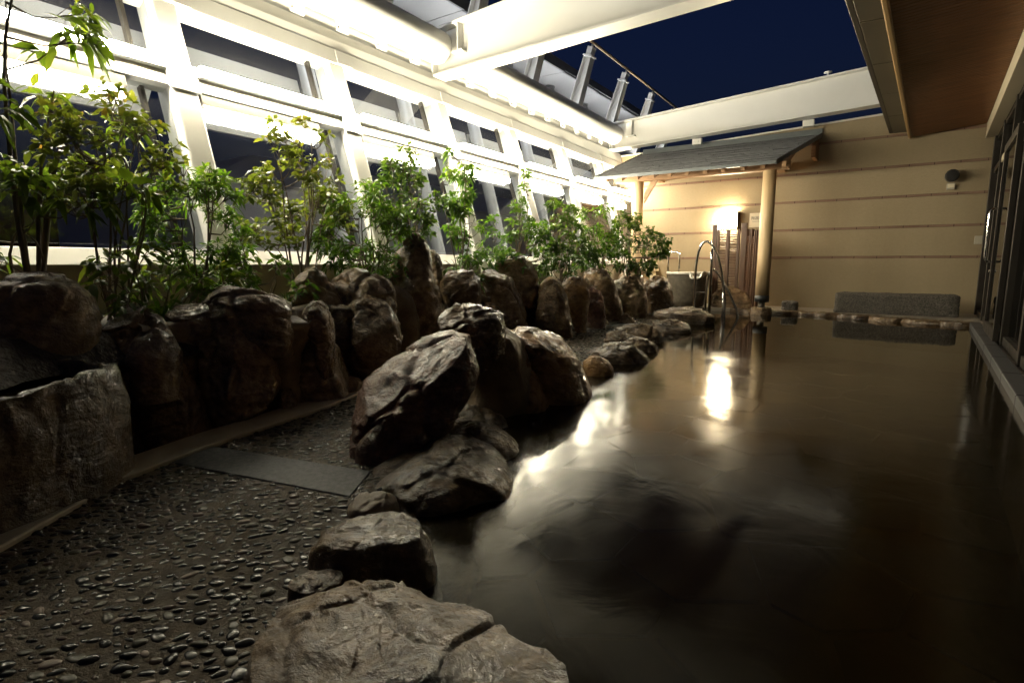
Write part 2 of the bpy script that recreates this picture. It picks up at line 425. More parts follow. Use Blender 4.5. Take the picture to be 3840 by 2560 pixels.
# pebbles set in the path: the largest to the eye one by one, the others as one mass
def pebble_mesh(seed, mat):
    r = random.Random(seed); mb = MB(); n = 9; vs = []; fs = []
    rings = [(1.0, -0.25), (1.0, 0.15), (0.86, 0.55), (0.52, 0.88)]
    ph = r.random() * 6
    for k, (rr, zz) in enumerate(rings):
        for i in range(n):
            a = 2 * math.pi * i / n
            w = 1 + 0.13 * math.sin(2 * a + ph) + 0.08 * math.sin(3 * a + ph * 2)
            vs.append((rr * w * math.cos(a), rr * w * math.sin(a), zz))
    vs.append((0, 0, 1.0))
    for k in range(3):
        for i in range(n):
            j = (i + 1) % n; fs.append((k * n + i, k * n + j, (k + 1) * n + j, (k + 1) * n + i))
    for i in range(n): fs.append((3 * n + i, 3 * n + (i + 1) % n, 4 * n))
    mb.add(vs, fs, True)
    return mb.mesh("pebble", mat)
PEB = [surf("pebble black", (0.008, 0.008, 0.008), (0.018, 0.018, 0.017), 0.14, 0.32, nscale=20, spec=0.14),
       surf("pebble slate", (0.014, 0.016, 0.017), (0.034, 0.036, 0.036), 0.15, 0.34, nscale=20, spec=0.14),
       surf("pebble olive", (0.022, 0.021, 0.012), (0.050, 0.047, 0.028), 0.25, 0.5, nscale=20, spec=0.14),
       surf("pebble brown", (0.034, 0.020, 0.013), (0.065, 0.040, 0.026), 0.25, 0.5, nscale=20, spec=0.14),
       surf("pebble pale", (0.13, 0.10, 0.08), (0.24, 0.19, 0.155), 0.3, 0.5, nscale=20, spec=0.14)]
peb_meshes = [pebble_mesh(40 + i, PEB[[0, 0, 0, 1, 1, 1, 2, 2, 3, 4][i]]) for i in range(10)]
pts = []
grid = {}
prng = random.Random(11)
def try_pebble(x, y, rad):
    gx, gy = int(x / 0.06), int(y / 0.06)
    for ix in range(gx - 1, gx + 2):
        for iy in range(gy - 1, gy + 2):
            for (px, py, pr) in grid.get((ix, iy), ()):
                if (px - x) ** 2 + (py - y) ** 2 < (pr + rad) ** 2 * 0.72: return False
    grid.setdefault((gx, gy), []).append((x, y, rad)); return True
for k in range(60000):
    y = prng.uniform(-0.1, 9.1) if k % 3 else prng.uniform(-0.1, 3.0)
    x = prng.uniform(-3.0, -0.6)
    if not inside(path_poly, x, y) or inside(STRIP1, x, y) or inside(STRIP2, x, y) or inside(kerb_poly, x, y): continue
    rad = prng.choice((0.007, 0.008, 0.010, 0.012, 0.014, 0.016)) * prng.uniform(0.85, 1.15)
    if try_pebble(x, y, rad): pts.append((x, y, rad))
def in_view(x, y):
    fx, fy = -math.sin(math.radians(34.1)), math.cos(math.radians(34.1))
    w = x * fx + y * fy; u = x * fy - y * fx
    return w > 0.5 and abs(u) < w * 1.0 and w > 0.62
pts.sort(key=lambda p: (0 if in_view(p[0], p[1]) else 1, math.hypot(p[0], p[1]) / p[2]))
mass = [MB() for _ in PEB]
wts = [0, 1, 2, 3, 4, 5, 0, 1, 3, 4, 6, 7, 8, 0, 1, 2, 3, 6, 7, 8, 0, 1, 3, 4, 6, 7, 2, 5, 8, 9]
for i, (x, y, rad) in enumerate(pts):
    me = peb_meshes[prng.choice(wts)]
    an = math.radians(30 + prng.gauss(0, 32))
    sx = rad * prng.uniform(0.95, 1.3); sy = rad * prng.uniform(0.70, 1.0); sz = rad * prng.uniform(0.22, 0.45)
    T = Matrix.Translation((x, y, Z_PATH - 0.0005)) @ Matrix.Rotation(an, 4, 'Z') @ Matrix.Rotation(prng.gauss(0, 0.12), 4, 'X') @ Matrix.Diagonal((sx, sy, sz, 1))
    if i < 300:
        o = bpy.data.objects.new("pebble", me); C.objects.link(o); o.parent = path; o.matrix_local = T
    else:
        mi = PEB.index(me.materials[0])
        mass[mi].add([T @ v.co for v in me.vertices], [tuple(p.vertices) for p in me.polygons], True)
for mb in mass[:1]: pass
allm = MB(); slots = []
for mi, mb in enumerate(mass):
    o0 = len(allm.v); allm.v.extend(mb.v)
    allm.f.extend([tuple(q + o0 for q in f) for f in mb.f]); allm.smooth.extend(mb.smooth); slots.extend([mi] * len(mb.f))
pm = bpy.data.meshes.new("pebbles"); pm.from_pydata(allm.v, [], allm.f)
for m_ in PEB: pm.materials.append(m_)
pm.polygons.foreach_set("use_smooth", allm.smooth); pm.polygons.foreach_set("material_index", slots); pm.update()
po = bpy.data.objects.new("pebble_bed", pm); C.objects.link(po); po.parent = path; po["kind"] = "stuff"

# pool floor with flagstones under the water
pool_floor = struct("pool_floor", MB().box(-3.2, 1.6, -1.5, 10.2, -0.72, -0.62), M['flag_joint'])
frng = random.Random(5)
cells = [(ix, iy, -2.3 + ix * 0.56 + frng.uniform(-0.17, 0.17) + (0.28 if iy % 2 else 0), -0.6 + iy * 0.52 + frng.uniform(-0.15, 0.15)) for ix in range(7) for iy in range(20)]
for (ix, iy, x, y) in cells:
    # a cell is a big square cut by the bisectors to its neighbours
    poly = [(x - 0.6, y - 0.6), (x + 0.6, y - 0.6), (x + 0.6, y + 0.6), (x - 0.6, y + 0.6)]
    for (jx, jy, x2, y2) in cells:
        if (jx, jy) == (ix, iy) or abs(x2 - x) > 1.3 or abs(y2 - y) > 1.3: continue
        nx, ny = x2 - x, y2 - y; d = math.hypot(nx, ny); nx /= d; ny /= d; lim = d / 2 - 0.022
        out = []
        for k in range(len(poly)):
            p, q = poly[k], poly[(k + 1) % len(poly)]
            dp = (p[0] - x) * nx + (p[1] - y) * ny - lim; dq = (q[0] - x) * nx + (q[1] - y) * ny - lim
            if dp <= 0: out.append(p)
            if dp * dq < 0:
                t = dp / (dp - dq); out.append((p[0] + (q[0] - p[0]) * t, p[1] + (q[1] - p[1]) * t))
        poly = out
        if len(poly) < 3: break
    if len(poly) >= 3: MB().prism(poly, -0.66, -0.605 + frng.uniform(-0.006, 0.006)).build("flagstone", M['flag'], pool_floor)

struct("water", MB().add([(-3.1, -1.5, 0), (1.02, -1.5, 0), (1.02, 9.75, 0), (-3.1, 9.75, 0)], [(0, 1, 2, 3)]), M['water'])

# far deck between pool and back wall
deck_poly = [(-3.05, 9.33), (-2.35, 9.42), (-1.9, 9.50), (-0.68, 9.45), (0.29, 9.02), (1.0, 8.84), (1.35, 8.80), (1.35, 10.40), (-4.4, 10.40), (-4.4, 9.3)]
struct("deck", MB().prism(deck_poly, -0.7, 0.05), M['deck'])
# roof terrace and ground outside so that nothing hangs in the void
struct("ground", MB().box(-60, 60, -40, 90, -4.2, -4.0), M['roofdeck'])
struct("terrace", MB().box(-9.0, 6.0, -4.0, 14.0, -1.2, -0.75), M['roofdeck'])

# planting bed behind the rocks
bed = [(-1.7, -1.2)] + [(x - 0.30, y) for x, y in PATH_L[1:]] + [(-3.1, 9.6), (-3.85, 9.6), (-3.75, -1.2)]
bed_top = MB()
nb_u, nb_v = 60, 8
vsb = []; fsb = []
for i in range(nb_u + 1):
    y = -1.0 + 10.4 * i / nb_u
    xr = np.interp(y, [q[1] for q in PATH_L], [q[0] for q in PATH_L]) - 0.30
    for j in range(nb_v + 1):
        x = -3.75 + (xr + 3.75) * j / nb_v
        z = 0.50 + 0.05 * noise.noise(Vector((x * 3, y * 3, 1.3))) - (0.12 if j == nb_v else 0)
        vsb.append((x, y, z))
for i in range(nb_u):
    for j in range(nb_v):
        a = i * (nb_v + 1) + j; fsb.append((a, a + 1, a + nb_v + 2, a + nb_v + 1))
bed_top.add(vsb, fsb, True)
struct("planting_bed", bed_top, M['soil'])

# ------------------------------------------------------------------ leaning glass wall
TA = math.atan(0.014)
WD = Vector((-math.sin(TA), math.cos(TA), 0)); WN = Vector((math.cos(TA), math.sin(TA), 0))
P0 = Vector((-3.724, 1.0, 0)); ZS, ZT, OFF = 0.869, 2.577, 0.557
KL = OFF / (ZT - ZS)
UP = (Vector((0, 0, 1)) - WN * KL).normalized(); NI = (WN + Vector((0, 0, KL))).normalized()
def W(s, z, w=0.0):      # point on the leaning wall: along, height, inward
    return P0 + WD * s - WN * (KL * (z - ZS)) + Vector((0, 0, z)) + NI * w
def wbox(mb, s0, s1, z0, z1, w0, w1):
    return mb.hexa([W(s0, z0, w0), W(s1, z0, w0), W(s1, z0, w1), W(s0, z0, w1), W(s0, z1, w0), W(s1, z1, w0), W(s1, z1, w1), W(s0, z1, w1)])
S0, SP = 1.012, 1.455
COLS = [S0 + SP * i for i in range(-2, 6)]
S_BEG, S_END = COLS[0] - 0.8, 9.36
gw = thing("glass_wall", "outward leaning white framed window wall above the planting bed", "window wall", tuple(P0 + Vector((0, 0, 0.45))))
for s in COLS:
    m = MB(); wbox(m, s - 0.09, s + 0.09, 0.60, 2.60, -0.16, 0.04)
    col = m.build("column", M['white'], gw, 0.022, 3)
    m = MB(); wbox(m, s - 0.105, s + 0.105, 1.93, 2.12, 0.0405, 0.05)
    m.build("joint_plate", M['white'], col, 0.004)
edges = [S_BEG] + COLS + [S_END]
lamps = []
for i in range(len(edges) - 1):
    a = edges[i] + (0.09 if i > 0 else 0); b = edges[i + 1] - (0.09 if i < len(edges) - 2 else 0)
    if b - a < 0.2: continue
    m = MB(); wbox(m, a, b, 1.955, 2.105, -0.09, 0.03); m.build("middle_rail", M['white'], gw, 0.006)
    m = MB(); wbox(m, a, b, 0.90, 1.955, -0.035, -0.025); m.build("glass_pane", M['glass'], gw)
    m = MB(); wbox(m, a, b, 2.105, 2.555, -0.035, -0.025); m.build("glass_pane", M['glass'], gw)
    ms = edges[i + 1] - 0.235
    if a < ms < b:
        m = MB(); wbox(m, ms - 0.014, ms + 0.014, 0.88, 1.95, -0.09, -0.045); m.build("mullion", M['steel_dark'], gw, 0.003)
        m = MB(); wbox(m, ms - 0.014, ms + 0.014, 2.10, 2.56, -0.09, -0.045); m.build("mullion", M['steel_dark'], gw, 0.003)
    if i > 1: lamps.append((a, b, ms))
m = MB(); wbox(m, S_BEG, S_END, 2.555, 2.70, -0.12, 0.045); tr = m.build("top_rail", M['white'], gw, 0.008)
for s in COLS:
    m = MB(); wbox(m, s + 0.02, s + 0.19, 2.563, 2.692, 0.0455, 0.052); m.build("cover_plate", M['white'], tr, 0.003)
# sill, and the stone dado below
m = MB(); m.hexa([P0 + WD * a + WN * n_ + Vector((0, 0, z)) for z, n2 in ((0.772, 0.07), (0.869, -0.005)) for a, n_ in ((S_BEG, -0.12), (S_END, -0.12), (S_END, n2), (S_BEG, n2))])
m.build("sill", M['sill'], gw, 0.006)
m = MB(); m.hexa([P0 + WD * a + WN * n_ + Vector((0, 0, z)) for z in (-0.2, 0.772) for a, n_ in ((S_BEG, -0.12), (S_END, -0.12), (S_END, -0.02), (S_BEG, -0.02))])
m.build("dado", M['marble'], gw)
# flange plate between top rail and outer tube
m = MB()
q = [W(S_BEG, 2.702, 0.04), W(S_END, 2.702, 0.04), Vector((-4.46, 10.36, 2.885)), Vector((-4.33, -1.0, 2.885))]
m.extrude(q, (0, 0, 0.012)); m.build("gutter_plate", M['white'], gw)

# strip lights
for i, (a, b, ms) in enumerate(lamps):
    t = thing("strip_light", "long white strip light on the inner face of the window rail", "strip light", tuple(W((a + b) / 2, 2.03, 0.06)), "strip lights along the window rail")
    m = MB(); wbox(m, a + 0.01, b - 0.01, 2.050, 2.100, 0.0305, 0.045); m.build("housing", M['white'], t)
    m = MB(); wbox(m, a + 0.01, b - 0.01, 2.046, 2.054, 0.0455, 0.075); m.build("light_shield", M['white'], t)  # added ledge, blocks some of the strip's downward light from the rail face
    m = MB(); wbox(m, a + 0.012, b - 0.012, 2.058, 2.104, 0.0455, 0.115); m.build("diffuser", M['strip'], t, 0.014, 3)
    t = thing("fluorescent_light", "fluorescent bar light fixed under the window rail behind the shrubs", "strip light", tuple(W((a + b) / 2, 1.86, 0.0)), "fluorescent bars under the window rail")
    m = MB(); wbox(m, a + 0.02, ms - 0.12, 1.875, 1.953, -0.02, 0.02); m.build("housing", M['bolt'], t, 0.004)
    m = MB(); wbox(m, a + 0.04, ms - 0.14, 1.805, 1.868, -0.012, 0.022); m.build("tube", M['bar'], t, 0.01)

# ------------------------------------------------------------------ tubes, saddles, cross beams
def xo(y, x0, y0=5.0): return x0 - 0.014 * (y - y0)
ot = thing("outer_pipe", "long grey white pipe with saddle brackets above the window wall", "pipe", (xo(-1, -4.56), -1.0, 2.86))
MB().tube([(xo(-1.2, -4.53), -1.2, 2.965), (xo(13, -4.53), 13.0, 2.965)], 0.115, 28).build("pipe", M['white'], ot)
yb = 0.25
while yb < 10.2:
    x = xo(yb, -4.50)
    prof = [(-0.10, 0.10), (-0.09, -0.03), (-0.03, -0.085), (0.04, -0.08), (0.105, 0.03), (0.11, 0.11), (0.0, 0.13)]
    sd = MB().extrude([(x + px, yb - 0.07, 2.90 + pz) for px, pz in prof], (0, 0.14, 0)).build("saddle", M['white'], ot, 0.006)
    for k in (-0.035, 0.035):
        cxp = Vector((x + 0.10 + k * 0.95, yb - 0.072, 2.905 + k * 0.9))
        MB().tube([cxp + Vector((0, 0.002, 0)), cxp + Vector((0, -0.006, 0))], 0.010, 8).build("bolt", M['bolt'], sd)
    yb += 0.485
def big_tube(y0, y1, label):
    pts = []; rs = []
    n = 8
    for i in range(n + 1):      # rounded ends
        t = i / n; pts.append((xo(y0, -4.27), y0 + 0.10 * (1 - math.cos(t * math.pi / 2)), 3.13)); rs.append(max(0.02, 0.172 * math.sin(t * math.pi / 2)))
    for i in range(n + 1):
        t = 1 - i / n; pts.append((xo(y1, -4.27), y1 - 0.10 * (1 - math.cos(t * math.pi / 2)), 3.13)); rs.append(max(0.02, 0.172 * math.sin(t * math.pi / 2)))
    o = MB().tube(pts, rs, 40).build("roof_tube", M['white'])
    return tag(o, label, "steel tube", "thick white roof tubes")
big_tube(-1.5, 4.96, "thick white steel tube running up to the cross beam nearer the basin")
big_tube(5.03, 9.86, "thick white steel tube between the two cross beams")

def i_beam(y, x1, label):
    xl = -4.43
    def zb(x): return (2.87 if y < 8 else 2.885) + (0.030 if y < 8 else 0.043) * (x - xl)
    def zt(x): return 3.345 + 0.060 * (x - xl)
    t = thing("cross_beam", label, "steel beam", (xl, y, 2.87), "white cross beams")
    m = MB(); m.hexa([(xl, y - 0.009, zb(xl) + 0.012), (x1, y - 0.009, zb(x1) + 0.012), (x1, y + 0.009, zb(x1) + 0.012), (xl, y + 0.009, zb(xl) + 0.012),
                      (xl, y - 0.009, zt(xl) - 0.012), (x1, y - 0.009, zt(x1) - 0.012), (x1, y + 0.009, zt(x1) - 0.012), (xl, y + 0.009, zt(xl) - 0.012)])
    m.build("web", M['white'], t)
    for nm, fz in (("bottom_flange", zb), ("top_flange", zt)):
        m = MB(); m.hexa([(xl - 0.05, y - 0.11, fz(xl) - 0.012), (x1, y - 0.11, fz(x1) - 0.012), (x1, y + 0.11, fz(x1) - 0.012), (xl - 0.05, y + 0.11, fz(xl) - 0.012),
                          (xl - 0.05, y - 0.11, fz(xl) + 0.012), (x1, y - 0.11, fz(x1) + 0.012), (x1, y + 0.11, fz(x1) + 0.012), (xl - 0.05, y + 0.11, fz(xl) + 0.012)])
        m.build(nm, M['white'], t, 0.004)
    for sx in (0.03, 0.40):
        for sg in (-1, 1):
            m = MB(); ya, yb_ = sorted((y + sg * 0.010, y + sg * 0.105))
            x = xl + sx; m.box(x - 0.008, x + 0.008, ya, yb_, zb(x) + (0.013 if sx < 0.1 else 0.20), zt(x) - 0.013); m.build("stiffener", M['white'], t)
    m = MB(); x = xl + 0.40; m.box(x - 0.10, x + 0.06, y - 0.105, y - 0.010, zb(x) + 0.18, zb(x) + 0.195); m.build("seat_plate", M['white'], t)
    return zb, zt
i_beam(5.0, 1.3, "deep white I beam crossing the open roof over the middle of the pool")
fzb, fzt = i_beam(9.92, 1.3, "white I beam crossing just in front of the cream back wall")
for x in (-2.9, -1.18):
    m = MB(); z = fzb(x) - 0.014; m.box(x - 0.08, x + 0.08, 10.03, 10.12, z - 0.10, z)
    t = tag(m.build("beam_bracket", M['white'], None, 0.006), "small white bolted bracket under the beam at the back wall", "bracket", "brackets under the far beam")
    MB().tube([(x + 0.01, 10.029, z - 0.05), (x + 0.01, 10.018, z - 0.05)], 0.022, 14).build("bolt", M['sprinkler'], t)
# sprinkler head on the far beam
x = -0.95; z = fzt(x) + 0.012
sp = thing("sprinkler", "small white mushroom shaped sprinkler head on top of the far beam", "sprinkler", (x, 9.92, z))
MB().tube([(x, 9.92, z), (x, 9.92, z + 0.075)], 0.014, 12).build("stem", M['sprinkler'], sp)
MB().lathe([(0.0, 0.085), (0.05, 0.08), (0.062, 0.066), (0.03, 0.056), (0.0, 0.055)], (x, 9.92, z), 20).build("cap", M['sprinkler'], sp)

# tilted tapering posts carrying a rail
def rail_post(y):
    a = Vector((xo(y, -4.56), y, 3.09)); b = Vector((xo(y, -4.22), y, 4.10))
    ax = (b - a).normalized(); sd = Vector((ax.z, 0, -ax.x))
    t = thing("roof_post", "tilted tapering white steel post holding the roof edge rail", "steel post", tuple(a), "tilted posts along the roof rail")
    def bar(name, w0, w1, off0, off1, hy):
        c = [a + sd * off0, b + sd * off1]
        m = MB(); m.hexa([c[0] - sd * w0 - Vector((0, hy, 0)), c[0] + sd * w0 - Vector((0, hy, 0)), c[0] + sd * w0 + Vector((0, hy, 0)), c[0] - sd * w0 + Vector((0, hy, 0)),
                          c[1] - sd * w1 - Vector((0, hy, 0)), c[1] + sd * w1 - Vector((0, hy, 0)), c[1] + sd * w1 + Vector((0, hy, 0)), c[1] - sd * w1 + Vector((0, hy, 0))])
        m.build(name, M['white'], t, 0.003)
    bar("web", 0.095, 0.055, 0, 0, 0.006)
    bar("flange", 0.006, 0.006, 0.101, 0.061, 0.075)
    bar("flange", 0.006, 0.006, -0.101, -0.061, 0.075)
    e = b + ax * 0.02
    MB().obox(e, sd * 0.085, Vector((0, 0.085, 0)), ax * 0.012).build("cap_plate", M['white'], t, 0.003)
    MB().obox(e + ax * 0.075, sd * 0.05, Vector((0, 0.065, 0)), ax * 0.062).build("clamp_block", M['white'], t, 0.008)
    MB().tube([e + ax * 0.137, e + ax * 0.175], 0.02, 10).build("pin", M['sprinkler'], t)
for y in (2.75, 4.2, 5.65, 7.1, 8.55, 10.0, 11.45, 12.9): rail_post(y)
tag(MB().tube([(xo(-1, -4.15), -1, 4.315), (xo(14, -4.15), 14.0, 4.315)], 0.024, 12).build("roof_rail", M['wood_pale']),
    "thin pale round rail along the tops of the tilted roof posts", "rail")

# outer canopy beyond the glass
oc = thing("outer_canopy", "white soffit canopy with dark edge outside the window wall", "canopy", (-5.5, -1.0, 4.2))
yy = -1.0; k = 0
while yy < 14:
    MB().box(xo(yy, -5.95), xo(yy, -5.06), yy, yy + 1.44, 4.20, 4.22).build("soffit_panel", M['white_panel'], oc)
    MB().box(xo(yy, -5.055), xo(yy, -5.02), yy, yy + 1.445, 4.195, 4.36).build("edge_panel", M['dark_metal'], oc, 0.003)
    yy += 1.455; k += 1
MB().box(-6.1, -5.06, -1.0, 14.0, 4.222, 4.355).build("top_sheet", M['dark_metal'], oc)
for i in range(-1, 8):
    s = S0 + SP * i + 0.45; y = 1 + s
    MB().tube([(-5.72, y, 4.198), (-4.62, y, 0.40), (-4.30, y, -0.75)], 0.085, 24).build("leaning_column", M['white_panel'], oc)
    MB().tube([(-5.72, y, 4.195), (-5.70, y, 4.15)], 0.105, 24).build("collar", M['dark_metal'], oc)
for i in range(-2, 8):
    y0 = 1 + S0 + SP * i + 0.55
    # outer panels: trapezoids with one corner cut away
    zlo, zhi = 2.0, 2.76
    def op(y, z): return Vector((-5.02 - 0.326 * (z - 1.3), y, z))
    q = [op(y0, zlo), op(y0 + 1.14, zlo), op(y0 + 1.36, 2.48), op(y0 + 1.36, zhi), op(y0, zhi)]
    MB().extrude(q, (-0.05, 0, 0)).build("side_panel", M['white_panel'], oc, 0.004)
for i in range(-1, 8):
    y = 1 + S0 + SP * i
    t = thing("outer_strip_light", "cool white strip light outside under the outer canopy", "strip light", (-5.4, y, 3.4), "strip lights outside under the canopy")
    MB().box(-5.45, -5.401, y - 0.42, y + 0.42, 3.36, 3.48).build("housing", M['dark_metal'], t)
    MB().box(-5.40, -5.35, y - 0.41, y + 0.41, 3.39, 3.45).build("diffuser", M['outer_bar'], t)
# a neighbouring building and a parapet, seen through the panes
tag(MB().box(-9.4, -9.2, -6, 30, -4.0, 0.75).build("parapet", M['neighbour'], None, 0.02), "low grey parapet outside beyond the window wall", "wall")
nbd = thing("neighbour_building", "plain pale grey building outside beyond the windows", "building", (-14, 18, -4.0))
MB().box(-20, -11.0, 6.0, 30, -4.0, 2.4).build("wall", M['neighbour'], nbd, 0.02)
MB().hexa([(-20.4, 5.6, 2.402), (-10.6, 5.6, 2.402), (-10.6, 30.4, 2.402), (-20.4, 30.4, 2.402), (-17, 8.5, 3.6), (-14, 8.5, 3.6), (-14, 28, 3.6), (-17, 28, 3.6)]).build("roof", M['neighbour'], nbd, 0.02)

# ------------------------------------------------------------------ back wall
YW = 10.40
XL, XR = -4.62, 1.30
def wtop(x): return 2.855 + 0.0414 * (x + 4.075)
bw = thing("back_wall", "cream textured back wall with brown horizontal battens", "wall", (-1.6, YW, 0))
STR = [0.88, 1.335, 1.79, 2.24, 2.695]
zs_ = [-0.2] + STR + [None]
for i in range(len(STR) + 1):
    z0 = zs_[i] + (0.0 if i == 0 else 0.019); z1 = STR[i] - 0.019 if i < len(STR) else None
    m = MB()
    if z1 is None: m.hexa([(XL, YW, z0), (XR, YW, z0), (XR, YW + 0.14, z0), (XL, YW + 0.14, z0), (XL, YW, wtop(XL)), (XR, YW, wtop(XR)), (XR, YW + 0.14, wtop(XR)), (XL, YW + 0.14, wtop(XL))])
    else: m.box(XL, XR, YW, YW + 0.14, z0, z1)
    m.build("siding_panel", M['wall'], bw, 0.003)
for z in STR:
    b = MB().box(XL, 1.14, YW - 0.006, YW + 0.1, z - 0.0185, z + 0.0185).build("batten", M['batten'], bw, 0.005)
    x = XL + 0.25
    while x < 1.1:
        MB().box(x - 0.005, x + 0.005, YW - 0.009, YW - 0.0055, z - 0.018, z + 0.018).build("batten_joint", M['batten_node'], b); x += 0.303
m = MB(); m.hexa([(XL, YW - 0.015, wtop(XL) + 0.001), (XR, YW - 0.015, wtop(XR) + 0.001), (XR, YW + 0.155, wtop(XR) + 0.001), (XL, YW + 0.155, wtop(XL) + 0.001),
                  (XL, YW - 0.015, wtop(XL) + 0.026), (XR, YW - 0.015, wtop(XR) + 0.026), (XR, YW + 0.155, wtop(XR) + 0.026), (XL, YW + 0.155, wtop(XL) + 0.026)])
m.build("coping", M['coping'], bw)

# ------------------------------------------------------------------ right hand building
def R_(u, v, z):   # u metres from the back wall towards us, v metres to the right of the glazing line
    return Vector((1.17 - 0.056 * u + v * 0.998, YW - u * 0.998 + v * 0.056, z))
def rbox(mb, u0, u1, v0, v1, z0, z1):
    return mb.hexa([R_(u0, v0, z0), R_(u0, v1, z0), R_(u1, v1, z0), R_(u1, v0, z0), R_(u0, v0, z1), R_(u0, v1, z1), R_(u1, v1, z1), R_(u1, v0, z1)])
ea = thing("eaves", "wide eaves with orange wooden soffit over the pool edge", "eaves", tuple(R_(5, -0.5, 2.6)))
U1 = 12.5
def sz(v): return 2.64 + (v + 1.01) * 0.105      # soffit rises towards the building
m = MB()
u = 0.0
while u < U1:
    a = [R_(u, -1.00, sz(-1.0)), R_(u, -0.15, sz(-0.15)), R_(u + 0.052, -0.15, sz(-0.15)), R_(u + 0.052, -1.00, sz(-1.0))]
    m.hexa(a + [p + Vector((0, 0, 0.02)) for p in a]); u += 0.064
so = m.build("soffit_boards", M['soffit'], ea); so["kind"] = "stuff"
m = MB(); a = [R_(0, -1.0, sz(-1) + 0.021), R_(0, -0.15, sz(-.15) + 0.021), R_(U1, -0.15, sz(-.15) + 0.021), R_(U1, -1.0, sz(-1) + 0.021)]
m.hexa(a + [p + Vector((0, 0, 0.03)) for p in a]); m.build("soffit_backing", M['black'], ea)
m = MB(); rbox(m, 0, U1, -1.045, -1.003, 2.615, 2.70); m.build("soffit_trim", M['gutter'], ea, 0.01)
u = 0.02
while u < U1:
    m = MB(); rbox(m, u, u + 1.19, -1.235, -1.05, 2.715, 2.735); fp = m.build("fascia_panel", M['fascia'], ea, 0.003); u += 1.2
m = MB(); rbox(m, 0, U1, -1.285, -1.238, 2.72, 2.86); m.build("fascia_edge", M['fascia_edge'], ea, 0.006)
m = MB(); rbox(m, 0, U1, -1.24, 1.6, 2.865, 2.95); m.build("roof_sheet", M['fascia_edge'], ea)
m = MB(); rbox(m, 0, U1, -0.148, -0.02, 2.53, 2.73); m.build("lintel", M['lintel'], ea, 0.004)

gz = thing("glazed_front", "dark bronze framed glazing of the bathhouse beside the pool", "glazing", tuple(R_(5, 0, 0.0)))
def fr(nm, u0, u1, v0, v1, z0, z1, mat='bronze', par=None): 
    m = MB(); rbox(m, u0, u1, v0, v1, z0, z1); return m.build(nm, M[mat], par or gz, 0.004)
fr("wall_post", 0.02, 0.15, -0.05, 0.08, 0.0, 2.525)
posts_u = [0.15, 1.15, 2.45, 3.75, 5.05, 6.35, 7.65, 8.95, 10.25]
for uu in posts_u[1:]: fr("post", uu - 0.045, uu + 0.045, -0.035, 0.075, 0.0, 2.525)
for a, b in zip(posts_u[:-1], posts_u[1:]):
    a2, b2 = a + 0.045, b - 0.045
    if a == 0.15: a2 = 0.15
    fr("door_head", a2, b2, -0.02, 0.06, 2.02, 2.10, 'lintel' if 2.0 < b < 4 else 'bronze')
    fr("bottom_rail", a2, b2, -0.02, 0.06, 0.04, 0.12)
    fr("head_rail", a2, b2, -0.02, 0.06, 2.47, 2.524)
    fr("glass_pane", a2, b2, 0.015, 0.027, 0.12, 2.02, 'dark_glass')
    fr("glass_pane", a2, b2, 0.015, 0.027, 2.10, 2.47, 'dark_glass')
# sliding door leaf
dr = thing("sliding_door", "dark framed glass sliding door with long chrome pull handle", "door", tuple(R_(3.1, -0.04, 0.05)))
for (u0, u1, z0, z1, nm) in ((2.50, 2.58, 0.06, 2.01, "stile"), (3.62, 3.70, 0.06, 2.01, "stile"), (2.58, 3.62, 0.06, 0.16, "rail"), (2.58, 3.62, 1.93, 2.01, "rail")):
    m = MB(); rbox(m, u0, u1, -0.085, -0.040, z0, z1); m.build(nm, M['bronze'], dr, 0.003)
m = MB(); rbox(m, 2.58, 3.62, -0.066, -0.058, 0.16, 1.93); m.build("glass_pane", M['dark_glass'], dr)
hp = [R_(2.54, -0.085, 1.36), R_(2.54, -0.12, 1.36), R_(2.54, -0.14, 1.335), R_(2.54, -0.145, 1.30), R_(2.54, -0.145, 0.86), R_(2.54, -0.14, 0.825), R_(2.54, -0.12, 0.80), R_(2.54, -0.085, 0.80)]
MB().tube(hp, 0.013, 12).build("pull_handle", M['chrome'], dr)
MB().tube([R_(2.54, -0.086, 0.70), R_(2.54, -0.098, 0.70)], 0.016, 14).build("lock", M['chrome'], dr)
# dim room behind the glass
rm = thing("bathhouse_room", "dim interior of the bathhouse behind the dark glass", "room", tuple(R_(5, 1.5, 0)))
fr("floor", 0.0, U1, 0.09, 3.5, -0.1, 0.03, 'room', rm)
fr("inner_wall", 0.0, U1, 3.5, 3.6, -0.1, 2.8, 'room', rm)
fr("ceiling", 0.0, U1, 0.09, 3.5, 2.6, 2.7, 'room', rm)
fr("end_wall", U1, U1 + 0.1, 0.09, 3.6, -0.1, 2.8, 'room', rm)
